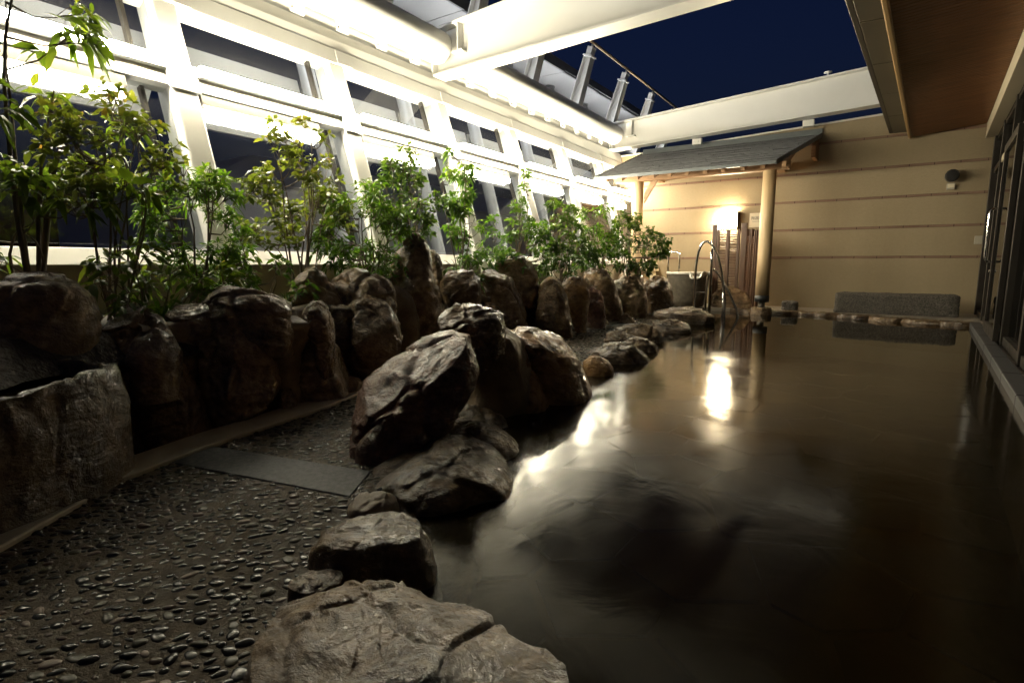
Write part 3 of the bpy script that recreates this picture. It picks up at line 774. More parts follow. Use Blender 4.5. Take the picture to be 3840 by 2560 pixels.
# pool coping along the glazing
pc = thing("pool_coping", "narrow dark stone coping along the glazed side of the pool", "coping", tuple(R_(5, -0.1, 0)))
u = 0.0
while u < 11:
    m = MB(); rbox(m, max(u, 1.62) if u < 1.62 else u, u + 0.79, -0.16, -0.055, -0.55, 0.062)
    if u + 0.79 > 1.7: m.build("coping_stone", M['boot'], pc, 0.008)
    u += 0.8
struct("threshold", rbox(MB(), 0.0, 12, -0.054, 0.088, -0.6, 0.038), M['deck'])
ROCKS = [
    ('large smooth dark boulder rising behind the carved stone basin', 'dark', -2.728, 0.675, 1.328, 0.24, [(0.12, -0.17, 0.21), (0.25, -0.17, 0.22), (0.367, -0.161, 0.197), (0.469, -0.156, 0.233), (0.545, -0.149, 0.248), (0.596, -0.139, 0.24), (0.655, -0.122, 0.224), (0.702, -0.095, 0.19), (0.714, -0.035, 0.143)]),
    ('tall brown pitted boulder beside the carved stone basin', 'brown', -2.660, 1.123, 1.171, 0.3, [(-0.043, -0.146, 0.157), (-0.001, -0.166, 0.174), (0.083, -0.175, 0.158), (0.208, -0.194, 0.13), (0.33, -0.204, 0.092), (0.429, -0.205, 0.06), (0.507, -0.195, 0.033), (0.561, -0.175, -0.007), (0.582, -0.156, -0.043)]),
    ('rounded dark boulder under the pyramid shaped capstone', 'dark', -2.641, 1.376, 1.090, 0.26, [(-0.031, -0.038, 0.038), (0.011, -0.072, 0.109), (0.084, -0.085, 0.204), (0.171, -0.106, 0.25), (0.26, -0.127, 0.246), (0.37, -0.129, 0.21), (0.446, -0.097, 0.156), (0.488, -0.022, 0.081)]),
    ('small flat topped block bedded between the pitted boulder and the pyramid stone', 'dark', -2.720, 1.292, 1.127, 0.14, [(0.457, -0.083, 0.087), (0.493, -0.107, 0.106), (0.54, -0.103, 0.106), (0.561, -0.076, 0.085)]),
    ('pyramid shaped grey stone lying on top of a rounded boulder', 'dark', -2.620, 1.536, 1.041, 0.2, [(0.478, -0.117, 0.121), (0.514, -0.208, 0.181), (0.549, -0.221, 0.192), (0.598, -0.18, 0.128), (0.646, -0.129, 0.046), (0.68, -0.069, -0.042)]),
    ('broad black cracked boulder with a rounded knob stone against it', 'dark', -2.635, 1.933, 0.938, 0.28, [(-0.042, -0.095, 0.095), (-0.015, -0.174, 0.145), (0.05, -0.216, 0.177), (0.153, -0.226, 0.157), (0.28, -0.224, 0.121), (0.38, -0.198, 0.078), (0.441, -0.161, 0.033)]),
    ('rounded speckled knob stone set against the broad cracked boulder', 'brown', -2.500, 1.894, 0.922, 0.16, [(0.323, -0.022, 0.026), (0.356, -0.088, 0.036), (0.417, -0.135, 0.043), (0.477, -0.141, 0.028), (0.536, -0.118, 0.003), (0.571, -0.077, -0.022)]),
    ('small peaked rock above the speckled knob stone', 'dark', -3.008, 2.203, 0.939, 0.22, [(0.49, -0.176, 0.18), (0.574, -0.161, 0.157), (0.657, -0.129, 0.107), (0.718, -0.087, 0.056), (0.762, -0.039, -0.002)]),
    ('low flat backed rock between the small peaked rock and the tallest boulder', 'dark', -2.895, 2.499, 0.859, 0.22, [(0.533, -0.216, 0.224), (0.621, -0.212, 0.198), (0.68, -0.182, 0.127), (0.715, -0.125, 0.071)]),
    ('glossy black egg shaped boulder beside the tallest pointed boulder', 'dark', -2.695, 2.373, 0.849, 0.26, [(-0.018, -0.048, 0.048), (0.04, -0.094, 0.105), (0.126, -0.15, 0.172), (0.24, -0.177, 0.197), (0.353, -0.178, 0.173), (0.465, -0.158, 0.146), (0.542, -0.112, 0.107), (0.581, -0.053, 0.049)]),
    ('small oval black stone ringed by pale mortar', 'dark', -2.850, 2.689, 0.814, 0.08, [(0.494, -0.034, 0.035), (0.525, -0.106, 0.042), (0.562, -0.134, 0.013), (0.592, -0.11, -0.039)]),
    ('tallest wet boulder of the rock wall with a pointed top', 'dark', -2.973, 3.103, 0.764, 0.28, [(0.053, -0.118, 0.119), (0.156, -0.148, 0.182), (0.293, -0.171, 0.195), (0.464, -0.198, 0.174), (0.632, -0.213, 0.137), (0.764, -0.196, 0.106), (0.88, -0.17, 0.082), (0.955, -0.119, 0.051), (0.994, -0.06, 0.012)]),
    ('narrow rock half hidden behind the tallest pointed boulder', 'dark', -3.200, 3.532, 0.736, 0.16, [(0.652, -0.062, 0.071), (0.744, -0.078, 0.077), (0.836, -0.065, 0.045), (0.891, -0.039, 0.009)]),
    ('square edged block wedged next to the tallest pointed boulder', 'dark', -2.950, 3.605, 0.686, 0.2, [(0.303, -0.119, 0.121), (0.433, -0.154, 0.155), (0.562, -0.17, 0.167), (0.661, -0.157, 0.15), (0.69, -0.113, 0.106)]),
    ('broad wet brown boulder directly below the grey dome shaped one', 'brown', -3.021, 4.340, 0.608, 0.26, [(0.023, -0.128, 0.128), (0.13, -0.233, 0.238), (0.237, -0.279, 0.254), (0.385, -0.311, 0.195), (0.532, -0.326, 0.127), (0.653, -0.308, 0.035), (0.703, -0.228, -0.082)]),
    ('grey dome shaped boulder lying on the back of the rock wall', 'brown', -3.150, 4.750, 0.586, 0.22, [(0.49, -0.218, 0.217), (0.625, -0.253, 0.225), (0.737, -0.244, 0.197), (0.812, -0.203, 0.152), (0.848, -0.126, 0.076)]),
    ('upright wedge shaped boulder with a glistening face toward the path', 'brown', -2.726, 4.945, 0.504, 0.24, [(0.007, -0.068, 0.067), (0.034, -0.181, 0.125), (0.134, -0.272, 0.128), (0.269, -0.291, 0.082), (0.449, -0.274, 0.034), (0.605, -0.217, -0.008), (0.662, -0.119, -0.044)]),
    ('knobbly narrow rock just past the upright wedge boulder', 'ochre', -2.729, 5.385, 0.469, 0.16, [(0.034, -0.077, 0.076), (0.188, -0.141, 0.063), (0.38, -0.206, 0.098), (0.546, -0.218, 0.09), (0.617, -0.147, 0.018)]),
    ('large double topped boulder in the far half of the rock wall', 'brown', -2.950, 6.531, 0.424, 0.28, [(-0.002, -0.148, 0.147), (0.139, -0.235, 0.199), (0.308, -0.284, 0.172), (0.504, -0.326, 0.101), (0.671, -0.313, 0.003), (0.743, -0.236, -0.109)]),
    ('small reddish brown rock at the foot of the double topped boulder', 'maroon', -2.759, 5.819, 0.443, 0.14, [(0.075, -0.089, 0.087), (0.254, -0.133, 0.118), (0.431, -0.147, 0.079), (0.531, -0.098, 0.012)]),
    ('glossy pointed rock near the roofed tub corner', 'dark', -3.050, 7.640, 0.380, 0.22, [(0.307, -0.227, 0.216), (0.53, -0.214, 0.172), (0.7, -0.143, 0.105), (0.794, -0.034, 0.04)]),
    ('rounded wet boulder below the glossy pointed rock', 'dark', -2.850, 7.269, 0.374, 0.22, [(0.016, -0.105, 0.103), (0.119, -0.198, 0.176), (0.301, -0.269, 0.182), (0.5, -0.286, 0.128), (0.572, -0.21, 0.026)]),
    ('dark boulder standing next to the ceramic tub', 'brown', -2.748, 8.102, 0.327, 0.24, [(0.045, -0.161, 0.157), (0.196, -0.224, 0.164), (0.392, -0.269, 0.137), (0.523, -0.248, 0.076), (0.587, -0.18, -0.021)]),
    ('small triangular stone chip on the path below the far boulders', 'dark', -2.659, 6.542, 0.386, 0.08, [(0.043, -0.114, 0.113), (0.098, -0.105, 0.057), (0.153, -0.074, -0.009)]),
    ('small round black stone at the foot of the cracked boulder', 'dark', -2.518, 1.640, 0.993, 0.1, [(0.019, -0.026, 0.026), (0.052, -0.045, 0.047), (0.11, -0.048, 0.042), (0.145, -0.029, 0.018)]),
    ('great dark maroon slab boulder leaning between path and pool', 'maroon', -1.727, 1.454, 0.871, 0.3, [(-0.06, -0.075, 0.078), (-0.001, -0.073, 0.205), (0.069, -0.053, 0.308), (0.14, -0.028, 0.371), (0.212, 0.004, 0.422), (0.285, 0.038, 0.453), (0.356, 0.118, 0.473), (0.428, 0.217, 0.473), (0.468, 0.28, 0.459), (0.486, 0.326, 0.399)]),
    ('ochre brown boulder with a horizontal crack rising from the water', 'ochre', -1.669, 2.549, 0.580, 0.3, [(-0.077, -0.137, 0.137), (-0.021, -0.25, 0.167), (0.055, -0.276, 0.156), (0.144, -0.27, 0.111), (0.244, -0.25, 0.049), (0.319, -0.229, -0.013), (0.356, -0.185, -0.074)]),
    ('smooth ochre dome boulder sloping into the pool', 'ochre', -1.579, 2.890, 0.500, 0.36, [(-0.087, -0.114, 0.113), (-0.033, -0.195, 0.183), (0.04, -0.249, 0.163), (0.135, -0.303, 0.122), (0.228, -0.344, 0.073), (0.308, -0.37, -0.007), (0.353, -0.362, -0.086), (0.375, -0.303, -0.157)]),
    ('rough flat capstone resting on mortar above the leaning slab', 'shore', -1.660, 2.199, 0.647, 0.17, [(0.424, -0.092, 0.093), (0.464, -0.219, 0.104), (0.509, -0.222, 0.098), (0.544, -0.195, 0.063), (0.562, -0.156, -0.003)]),
    ('low dark flat stone at the water below the mortar seam', 'shore', -1.651, 1.998, 0.691, 0.16, [(-0.047, -0.063, 0.064), (-0.03, -0.116, 0.192), (0.009, -0.129, 0.226), (0.046, -0.099, 0.188), (0.07, -0.019, 0.097)]),
    ('large wet loaf shaped brown rock at the pool edge', 'loam', -1.313, 1.419, 0.747, 0.36, [(-0.17, -0.087, 0.089), (-0.133, -0.287, 0.203), (-0.085, -0.291, 0.286), (-0.027, -0.264, 0.299), (0.02, -0.235, 0.285), (0.055, -0.18, 0.255), (0.085, -0.11, 0.20), (0.105, -0.04, 0.12)]),
    ('small brown rock attached behind the loaf shaped rock', 'loam', -1.343, 1.782, 0.646, 0.18, [(-0.053, -0.101, 0.102), (-0.024, -0.128, 0.145), (0.014, -0.137, 0.132), (0.062, -0.136, 0.084), (0.089, -0.081, 0.01)]),
    ('small pool edge stone beside the smooth ochre dome boulder', 'ochre', -1.667, 3.533, 0.441, 0.14, [(-0.016, -0.07, 0.069), (0.029, -0.087, 0.126), (0.079, -0.087, 0.091), (0.111, -0.057, 0.035)]),
    ('long low pool edge stone with puddles on top', 'shore', -1.732, 4.116, 0.398, 0.2, [(-0.008, -0.22, 0.214), (0.035, -0.256, 0.243), (0.078, -0.222, 0.201), (0.097, -0.134, 0.16)]),
    ('small tapering pool edge stone beyond the puddled stone', 'shore', -1.764, 4.708, 0.358, 0.12, [(-0.003, -0.097, 0.095), (0.028, -0.175, 0.132), (0.067, -0.184, 0.111), (0.095, -0.138, 0.053)]),
    ('humped dark stone on the path side of the pool edge', 'shore', -2.043, 4.800, 0.402, 0.18, [(-0.015, -0.172, 0.169), (0.047, -0.177, 0.199), (0.097, -0.158, 0.157), (0.121, -0.117, 0.064)]),
    ('blocky pool edge stone between humped stone and flat stone', 'shore', -1.992, 5.285, 0.360, 0.2, [(0.016, -0.21, 0.203), (0.068, -0.277, 0.209), (0.121, -0.269, 0.174), (0.144, -0.191, 0.109)]),
    ('flat oval pool edge stone before the ledge stone at the handrail', 'shore', -2.030, 6.279, 0.313, 0.24, [(-0.009, -0.185, 0.181), (0.032, -0.217, 0.241), (0.083, -0.189, 0.201), (0.109, -0.091, 0.104)]),
    ('long flat ledge stone at the foot of the steel handrail', 'shore', -2.225, 7.343, 0.294, 0.3, [(-0.002, -0.293, 0.284), (0.071, -0.324, 0.481), (0.129, -0.281, 0.414), (0.164, -0.14, 0.249)]),
    ('mossy boulder lying in front of the bamboo screen', 'dark', -2.046, 9.821, 0.205, 0.3, [(0.057, -0.356, 0.343), (0.174, -0.404, 0.309), (0.292, -0.353, 0.196), (0.35, -0.231, 0.044)]),
]

def catmull(vals, n):
    v = np.array(vals, float); m = len(v)
    out = np.zeros((n, v.shape[1]))
    d = np.sqrt(((v[1:] - v[:-1]) ** 2).sum(1)) + 1e-4; t = np.concatenate([[0], np.cumsum(d)])
    for i, u in enumerate(np.linspace(0, t[-1], n)):
        k = min(np.searchsorted(t, u, side='right') - 1, m - 2); f = (u - t[k]) / (t[k + 1] - t[k])
        a, b, c, e = v[max(k - 1, 0)], v[k], v[k + 1], v[min(k + 2, m - 1)]
        sm = 0.5 * ((2 * b) + (-a + c) * f + (2 * a - 5 * b + 4 * c - e) * f * f + (-a + 3 * b - 3 * c + e) * f ** 3)
        out[i] = 0.6 * sm + 0.4 * (b + (c - b) * f)
    return out
def roughen(V, NRM, size, seed, amp=1.0, fixed=None, planes=14, cut=(0.80, 0.96)):
    """fracture planes, cracks, strata ledges and grain"""
    r = random.Random(seed)
    off = Vector((r.uniform(-50, 50), r.uniform(-50, 50), r.uniform(-50, 50)))
    fs = 1.0 / max(size, 0.05)
    P = np.array([tuple(v) for v in V], float)
    ctr = (P.max(0) + P.min(0)) / 2; Q = P - ctr
    for k in range(planes):
        n = np.array([r.gauss(0, 1), r.gauss(0, 1), r.gauss(0.25, 0.8)]); n /= np.linalg.norm(n)
        h = Q @ n; lim = h.max() * r.uniform(*cut)
        Q -= np.outer(np.maximum(h - lim, 0) * 0.93, n)
    # give back the width lost to the cuts
    for ax in range(3):
        s0 = (P[:, ax].max() - P[:, ax].min()) / max(Q[:, ax].max() - Q[:, ax].min(), 1e-6); Q[:, ax] *= min(s0, 1.2)
    P = Q + ctr
    tilt = Matrix.Rotation(r.uniform(-0.7, 0.7), 3, 'X') @ Matrix.Rotation(r.uniform(-0.7, 0.7), 3, 'Y')
    out = []
    for i, (p, n) in enumerate(zip(P, NRM)):
        q = Vector(p)
        w = q * fs
        a = noise.fractal(w * 1.1 + off, 0.9, 2.1, 3)
        s = tilt @ w
        c = noise.voronoi(s * 1.15 + off + Vector((a, a, a)) * 0.25)[0]
        crack = math.exp(-((c[1] - c[0]) ** 2) / 0.0035)
        t = s.z * 3.2 + 1.5 * noise.fractal(w * 0.8 - off, 0.9, 2.0, 3)
        fr = t - math.floor(t); led = (fr * fr) * noise.noise(w * 1.7 + off * 0.5)
        g = noise.ridged_multi_fractal(s * 3.0 + off, 0.85, 2.2, 4, 1.0, 2.0) - 1.0
        f = noise.fractal(w * 11.0 + off, 0.7, 2.1, 3)
        d = size * amp * (0.06 * a - 0.055 * crack + 0.085 * led + 0.022 * g + 0.012 * f)
        if fixed is not None: d *= fixed[i]
        out.append(q + Vector(n) * d)
    return out
def finish(vs, fs, name, mat, loc, rotz):
    me = bpy.data.meshes.new(name); me.from_pydata([tuple(v) for v in vs], [], fs)
    me.polygons.foreach_set("use_smooth", [True] * len(fs)); me.materials.append(mat); me.update()
    bm = bmesh.new(); bm.from_mesh(me); bmesh.ops.recalc_face_normals(bm, faces=bm.faces); bm.to_mesh(me); bm.free()
    o = bpy.data.objects.new(name, me); C.objects.link(o); o.location = loc; o.rotation_euler = (0, 0, rotz)
    return o
def row_rock(name, mat, cx, cy_, rot, dp, rows, seed, nl=46, na=84, amp=1.0, skirt=0.16, cap=16, planes=14, cut=(0.80, 0.96)):
    r = random.Random(seed)
    rows = [tuple(q) for q in rows]
    z0, l0, r0 = rows[0]
    wb = (r0 - l0); wm = max(q[2] - q[1] for q in rows)
    # the foot goes on below the ground as wide as the boulder is there
    z1, l1, r1 = rows[1]
    rows = [(z0 - skirt, min(l0, l1) * 0.9, max(r0, r1) * 0.9), (z0 - 0.02, min(l0, l1) * 0.97, max(r0, r1) * 0.97)] + rows[1:]
    P = catmull(rows, nl)
    e = r.uniform(2.3, 3.1); zt = P[-1][0]
    zb = P[0][0]
    V = []; NR = []
    wmax = max((p[2] - p[1]) / 2 for p in P)
    lean = r.uniform(0.05, 0.16) * dp
    def ring(c, w, d, z, nz):
        for k in range(na):
            a = 2 * math.pi * k / na; ca, sa = math.cos(a), math.sin(a)
            x = math.copysign(abs(ca) ** (2 / e), ca); y = math.copysign(abs(sa) ** (2 / e), sa)
            V.append((c + w * x, d * y + lean * (z - zb) / max(zt - zb, .05), z)); n = Vector((ca, sa, nz)).normalized(); NR.append(n)
    for i in range(nl):
        z, l, rr = P[i]; w = max((rr - l) / 2, 0.006); t = i / (nl - 1)
        ring((l + rr) / 2, w, dp * (0.35 + 0.65 * (w / wmax) ** 0.7) * (1.0 - 0.22 * t * t), z, 0.15 + 0.6 * t * t)
    z, l, rr = P[-1]; w = max((rr - l) / 2, 0.006); d = dp * (0.35 + 0.65 * (w / wmax) ** 0.7) * 0.78; c = (l + rr) / 2
    dome = min(0.32 * w, 0.03)
    for i in range(1, cap):
        f = math.cos(i / cap * math.pi / 2)
        ring(c, w * f, d * f, z + dome * math.sin(i / cap * math.pi / 2), 1.6)
    V.append((c, lean, z + dome)); NR.append(Vector((0, 0, 1)))
    fs = []
    L = nl + cap - 1
    for i in range(L - 1):
        for k in range(na):
            j = (k + 1) % na; fs.append((i * na + k, i * na + j, (i + 1) * na + j, (i + 1) * na + k))
    top = len(V) - 1
    for k in range(na): fs.append(((L - 1) * na + k, (L - 1) * na + (k + 1) % na, top))
    size = min(wm, dp * 2) * 0.9
    vs = roughen(V, NR, size, seed, amp, None, planes, cut)
    return finish(vs, fs, name, mat, (cx, cy_, 0), rot)
def poly_rock(name, mat, poly, ztop, zbot, seed, dome=0.03, na=150, nr=40, tilt=(0, 0), amp=1.0, flare=1.06, hollow=None, size=None):
    cx = sum(p[0] for p in poly) / len(poly); cy_ = sum(p[1] for p in poly) / len(poly)
    pa = sorted((math.atan2(p[1] - cy_, p[0] - cx), math.hypot(p[0] - cx, p[1] - cy_)) for p in poly)
    A = [a - 2 * math.pi for a, _ in pa] + [a for a, _ in pa] + [a + 2 * math.pi for a, _ in pa]; Rr = [q for _, q in pa] * 3
    V = []; NR = []; fx = []
    side = 22
    def rad(a):
        k = np.interp(a, A, Rr); k2 = 0.5 * (np.interp(a - 0.09, A, Rr) + np.interp(a + 0.09, A, Rr)); return 0.5 * (k + k2)
    for i in range(side):
        t = i / (side - 1)
        g = flare + (1 - flare) * t - 0.05 * max(0, t - 0.8) / 0.2
        for k in range(na):
            a = -math.pi + 2 * math.pi * k / na; q = rad(a) * g
            x, y = q * math.cos(a), q * math.sin(a)
            V.append((x, y, zbot + (ztop - zbot) * t + tilt[0] * x + tilt[1] * y)); NR.append(Vector((math.cos(a), math.sin(a), 0.3 + t))); NR[-1].normalize(); fx.append(1)
    for i in range(1, nr):
        f = 1 - i / nr
        for k in range(na):
            a = -math.pi + 2 * math.pi * k / na; q = rad(a) * 0.95 * f
            x, y = q * math.cos(a), q * math.sin(a); zz = ztop + dome * (1 - f * f)
            if hollow:
                rim, depth = hollow
                h = min(max((rim - f) / 0.10, 0), 1); zz -= depth * h * h * (3 - 2 * h)
            V.append((x, y, zz + tilt[0] * x + tilt[1] * y)); NR.append(Vector((0, 0, 1))); fx.append(0.8)
    V.append((0, 0, ztop + dome - (hollow[1] if hollow else 0))); NR.append(Vector((0, 0, 1))); fx.append(0.3)
    fs = []; L = side + nr - 1
    for i in range(L - 1):
        for k in range(na):
            j = (k + 1) % na; fs.append((i * na + k, i * na + j, (i + 1) * na + j, (i + 1) * na + k))
    for k in range(na): fs.append(((L - 1) * na + k, (L - 1) * na + (k + 1) % na, len(V) - 1))
    vs = roughen(V, NR, size or 0.30, seed, amp, fx, 8, (0.93, 0.985))
    return finish(vs, fs, name, mat, (cx, cy_, 0), 0)

for i, (label, tone, cx, cy_, rot, dp, rows) in enumerate(ROCKS):
    d = math.hypot(cx, cy_)
    nl, na = (84, 170) if d < 3.2 else ((52, 100) if d < 5.5 else (34, 66))
    soft = tone in ('ochre', 'loam') or 'smooth' in label
    tag(row_rock("boulder", ROCKM[tone], cx, cy_, rot, dp, rows, (731 if 'great dark' in label else 100 + i), nl, na, 0.7 if soft else 1.0, 0.16, 16, 6 if soft else 14, (0.9, 0.98) if soft else (0.80, 0.96)), label, "boulder", "boulders round the hot spring pool")

S1 = [(-0.985, 0.60), (-0.955, 0.675), (-0.90, 0.715), (-0.686, 0.745), (-0.485, 0.738), (-0.406, 0.742), (-0.345, 0.70), (-0.33, 0.61), (-0.42, 0.45), (-0.60, 0.36), (-0.76, 0.40), (-0.92, 0.51)]
tag(poly_rock("boulder", ROCKM['loam'], S1, 0.115, -0.30, 301, 0.025, 230, 70, (0.02, 0.02), 0.8, 1.14, None, 0.26), "broad flat topped brown boulder with puddles between pebble path and water", "boulder", "boulders round the hot spring pool")
S2 = [(-1.125, 0.775), (-1.13, 0.85), (-1.085, 0.93), (-0.995, 0.995), (-0.92, 0.97), (-0.875, 0.905), (-0.945, 0.85), (-1.05, 0.765)]
tag(poly_rock("boulder", ROCKM['loam'], S2, 0.115, -0.12, 302, 0.02, 140, 40, (0.0, 0.05), 0.8, 1.30, None, 0.18), "mid sized grey topped stone between the loaf shaped rock and the flat boulder", "boulder", "boulders round the hot spring pool")
S5 = [(-1.06, 0.66), (-1.05, 0.73), (-0.99, 0.76), (-0.95, 0.72), (-0.98, 0.65)]
tag(poly_rock("boulder", ROCKM['shore'], S5, 0.075, -0.3, 303, 0.008, 80, 20, (0, 0), 0.8, 1.05, None, 0.1), "small black stone tucked against the flat topped boulder on the path side", "boulder", "boulders round the hot spring pool")
# small stones wedged along the foot of the wall and between the boulder tops
wrng = random.Random(77)
def filler(x, y, z, r, seed, tone, label, group):
    h = r * wrng.uniform(0.9, 1.5)
    rows = [(z, -r, r), (z + 0.35 * h, -r * 1.08, r * wrng.uniform(0.9, 1.15)), (z + 0.7 * h, -r * wrng.uniform(0.6, 0.95), r * wrng.uniform(0.6, 0.95)), (z + h, -r * 0.4, r * 0.35)]
    tag(row_rock("stone", ROCKM[tone], x, y, wrng.uniform(-0.6, 1.2), r * wrng.uniform(0.8, 1.1), rows, seed, 24, 46), label, "stone", group)
for i, y in enumerate((2.05, 2.62, 3.25, 3.75, 4.42, 5.28, 5.62, 6.12, 6.78, 7.35)):
    x = np.interp(y, [q[1] for q in PATH_L], [q[0] for q in PATH_L]) - 0.05
    filler(x, y, 0.03, wrng.uniform(0.055, 0.10), 700 + i, wrng.choice(('dark', 'brown', 'shore')), "small stone wedged between path and boulders at the foot of the rock wall", "small stones along the foot of the rock wall")
for i, y in enumerate((1.02, 1.74, 2.20, 3.35, 4.05, 4.50, 5.15, 5.62, 6.10, 6.95, 7.75)):
    x = np.interp(y, [q[1] for q in PATH_L], [q[0] for q in PATH_L]) - wrng.uniform(0.26, 0.36)
    filler(x, y, 0.30 + wrng.uniform(0, 0.1), wrng.uniform(0.09, 0.15), 730 + i, wrng.choice(('dark', 'brown', 'shore')), "rough stone bedded in mortar between two large boulders of the rock wall", "stones bedded between the boulders")
# carved basin
BP = [(-1.93, 0.22), (-1.95, 0.40), (-2.01, 0.56), (-2.08, 0.70), (-2.17, 0.79), (-2.32, 0.82), (-2.50, 0.75), (-2.62, 0.5), (-2.65, 0.2), (-2.5, -0.15), (-2.1, -0.2)]
ba = thing("stone_basin", "carved rock basin full of dark water beside the pebble path", "stone basin", (-2.2, 0.35, 0.0))
bo = poly_rock("bowl", ROCKM['shore'], BP, 0.425, -0.2, 304, 0.0, 190, 60, (0.0, 0.02), 0.75, 1.05, (0.90, 0.16), 0.30)
attach(bo, ba)
bx_, by_ = bo.location.x, bo.location.y
wp = [((x - bx_) * 0.84 + bx_, (y - by_) * 0.84 + by_, 0.375) for x, y in BP]
MB().add(wp, [tuple(range(len(wp)))]).build("basin_water", M['basin_water'], ba)

# mortar between the stones: lumpy fillets
def mortar(cx, cy_, rot, dp, rows, seed):
    o = row_rock("mortar", M['mortar'], cx, cy_, rot, dp, rows, seed, 26, 60, 0.45, 0.1, 8)
    return tag(o, kind="structure")
MORT = [
    (-1.66, 2.42, 0.62, 0.22, [(0.02, -0.24, 0.16), (0.16, -0.24, 0.14), (0.28, -0.23, 0.12), (0.37, -0.22, 0.10), (0.425, -0.20, 0.06)]),
    (-1.72, 1.98, 0.70, 0.24, [(-0.05, -0.30, 0.14), (0.03, -0.26, 0.10), (0.07, -0.16, 0.04)]),
    (-2.63, 1.62, 1.03, 0.16, [(0.10, -0.10, 0.12), (0.30, -0.12, 0.14), (0.42, -0.20, 0.20), (0.475, -0.22, 0.22), (0.50, -0.17, 0.18)]),
    (-2.88, 2.80, 0.82, 0.12, [(0.20, -0.12, 0.16), (0.40, -0.15, 0.13), (0.55, -0.16, 0.09), (0.60, -0.11, 0.03)]),
    (-1.23, 1.08, 0.80, 0.10, [(0.0, -0.10, 0.08), (0.05, -0.08, 0.06), (0.08, -0.05, 0.03)]),
    (-1.83, 3.86, 0.42, 0.08, [(0.0, -0.08, 0.07), (0.05, -0.06, 0.05), (0.085, -0.03, 0.03)]),
]
for i, q in enumerate(MORT): mortar(*q, 500 + i)
# mortared core behind and between the boulders, holding the soil
core = MB(); vs_, fs_ = [], []
nu, nv = 150, 22
for i in range(nu + 1):
    y = 1.02 + 8.48 * i / nu
    x0 = np.interp(y, [q[1] for q in PATH_L], [q[0] for q in PATH_L])
    for j in range(nv + 1):
        t = j / nv
        if t < 0.7: z = -0.1 + 0.60 * t / 0.7; x = x0 - 0.34 - 0.02 * t
        else: z = 0.50 + 0.02 * math.sin((t - 0.7) / 0.3 * math.pi); x = x0 - 0.354 - 0.15 * (t - 0.7) / 0.3
        nn = noise.fractal(Vector((y * 4.0, z * 4.0, 3.1)), 0.9, 2.1, 4)
        vs_.append((x + 0.07 * nn, y, z + (0.05 * nn if t > 0.6 else 0)))
for i in range(nu):
    for j in range(nv):
        a = i * (nv + 1) + j; fs_.append((a, a + 1, a + nv + 2, a + nv + 1))
core.add(vs_, fs_, True)
struct("mortar", core, M['mortar'])

# flat stones along the far edge of the pool
edge = [(-1.75, 9.47, 0.30), (-1.26, 9.49, 0.34), (-0.72, 9.45, 0.36), (-0.24, 9.28, 0.33), (0.14, 9.10, 0.30), (0.50, 8.97, 0.28), (0.84, 8.90, 0.24)]
erng = random.Random(3)
for i, (x, y, r) in enumerate(edge):
    pol = [(x + r * (1 + 0.15 * erng.uniform(-1, 1)) * math.cos(a), y + 0.13 * (1 + 0.25 * erng.uniform(-1, 1)) * math.sin(a)) for a in [k * math.pi / 5 for k in range(10)]]
    tag(poly_rock("edge_stone", ROCKM['loam'], pol, 0.05, -0.35, 330 + i, 0.003, 60, 14, (0, 0), 0.6, 1.0, None, 0.12), "thin flat dark stone edging the far end of the pool", "edge stone", "flat stones along the far pool edge")

# ------------------------------------------------------------------ roofed tub corner
pv = thing("tub_shelter", "open log shelter with grey shingle roof against the cream wall", "shelter", (-2.6, 9.3, 0.05))
YP = 9.2
for (x, zb_) in ((-3.62, 0.05), (-1.55, 0.295)):
    pst = MB().tube([(x, YP, zb_), (x, YP, zb_ + 0.6), (x, YP, 1.4), (x, YP, 2.16)], [0.100, 0.098, 0.096, 0.094], 28).build("post", M['wood_pale'], pv)
    if zb_ > 0.1: MB().tube([(x, YP, 0.08), (x, YP, zb_ - 0.101)], 0.05, 16).build("post_pin", M['bolt'], pst)
    if zb_ > 0.1: MB().tube([(x, YP, zb_ - 0.10), (x, YP, zb_ - 0.001)], 0.104, 28).build("post_boot", M['boot'], pst)
MB().box(-4.02, -1.28, YP - 0.07, YP + 0.07, 2.16, 2.28).build("front_beam", M['wood_beam'], pv, 0.006)
for x in (-3.62, -1.55):
    MB().box(x - 0.06, x + 0.06, YP + 0.07, YW - 0.01, 2.285, 2.40).build("tie_beam", M['wood_beam'], pv, 0.006)
MB().extrude([(-3.50, YP - 0.03, 1.95), (-3.50, YP - 0.03, 1.80), (-3.28, YP - 0.03, 2.159), (-3.38, YP - 0.03, 2.159)], (0, 0.06, 0)).build("brace", M['wood_beam'], pv, 0.003)
def roof_z(y): return 2.215 + (y - 8.74) * (2.80 - 2.215) / (10.30 - 8.74)
for i in range(11):
    x = -4.05 + i * 0.2745
    m = MB(); m.hexa([(x - 0.03, 8.80, roof_z(8.80) - 0.10), (x + 0.03, 8.80, roof_z(8.80) - 0.10), (x + 0.03, 10.38, roof_z(10.38) - 0.10), (x - 0.03, 10.38, roof_z(10.38) - 0.10),
                      (x - 0.03, 8.80, roof_z(8.80) - 0.022), (x + 0.03, 8.80, roof_z(8.80) - 0.022), (x + 0.03, 10.38, roof_z(10.38) - 0.022), (x - 0.03, 10.38, roof_z(10.38) - 0.022)])
    m.build("rafter", M['wood_beam'], pv, 0.003)
def xl_(y): return -4.21 + (y - 8.74) * (4.21 - 4.02) / 1.56
def xr_(y): return -1.41 + (y - 8.74) * (0.39 - 0.02) / 1.56
m = MB(); ya, yb_ = 8.74, 10.36
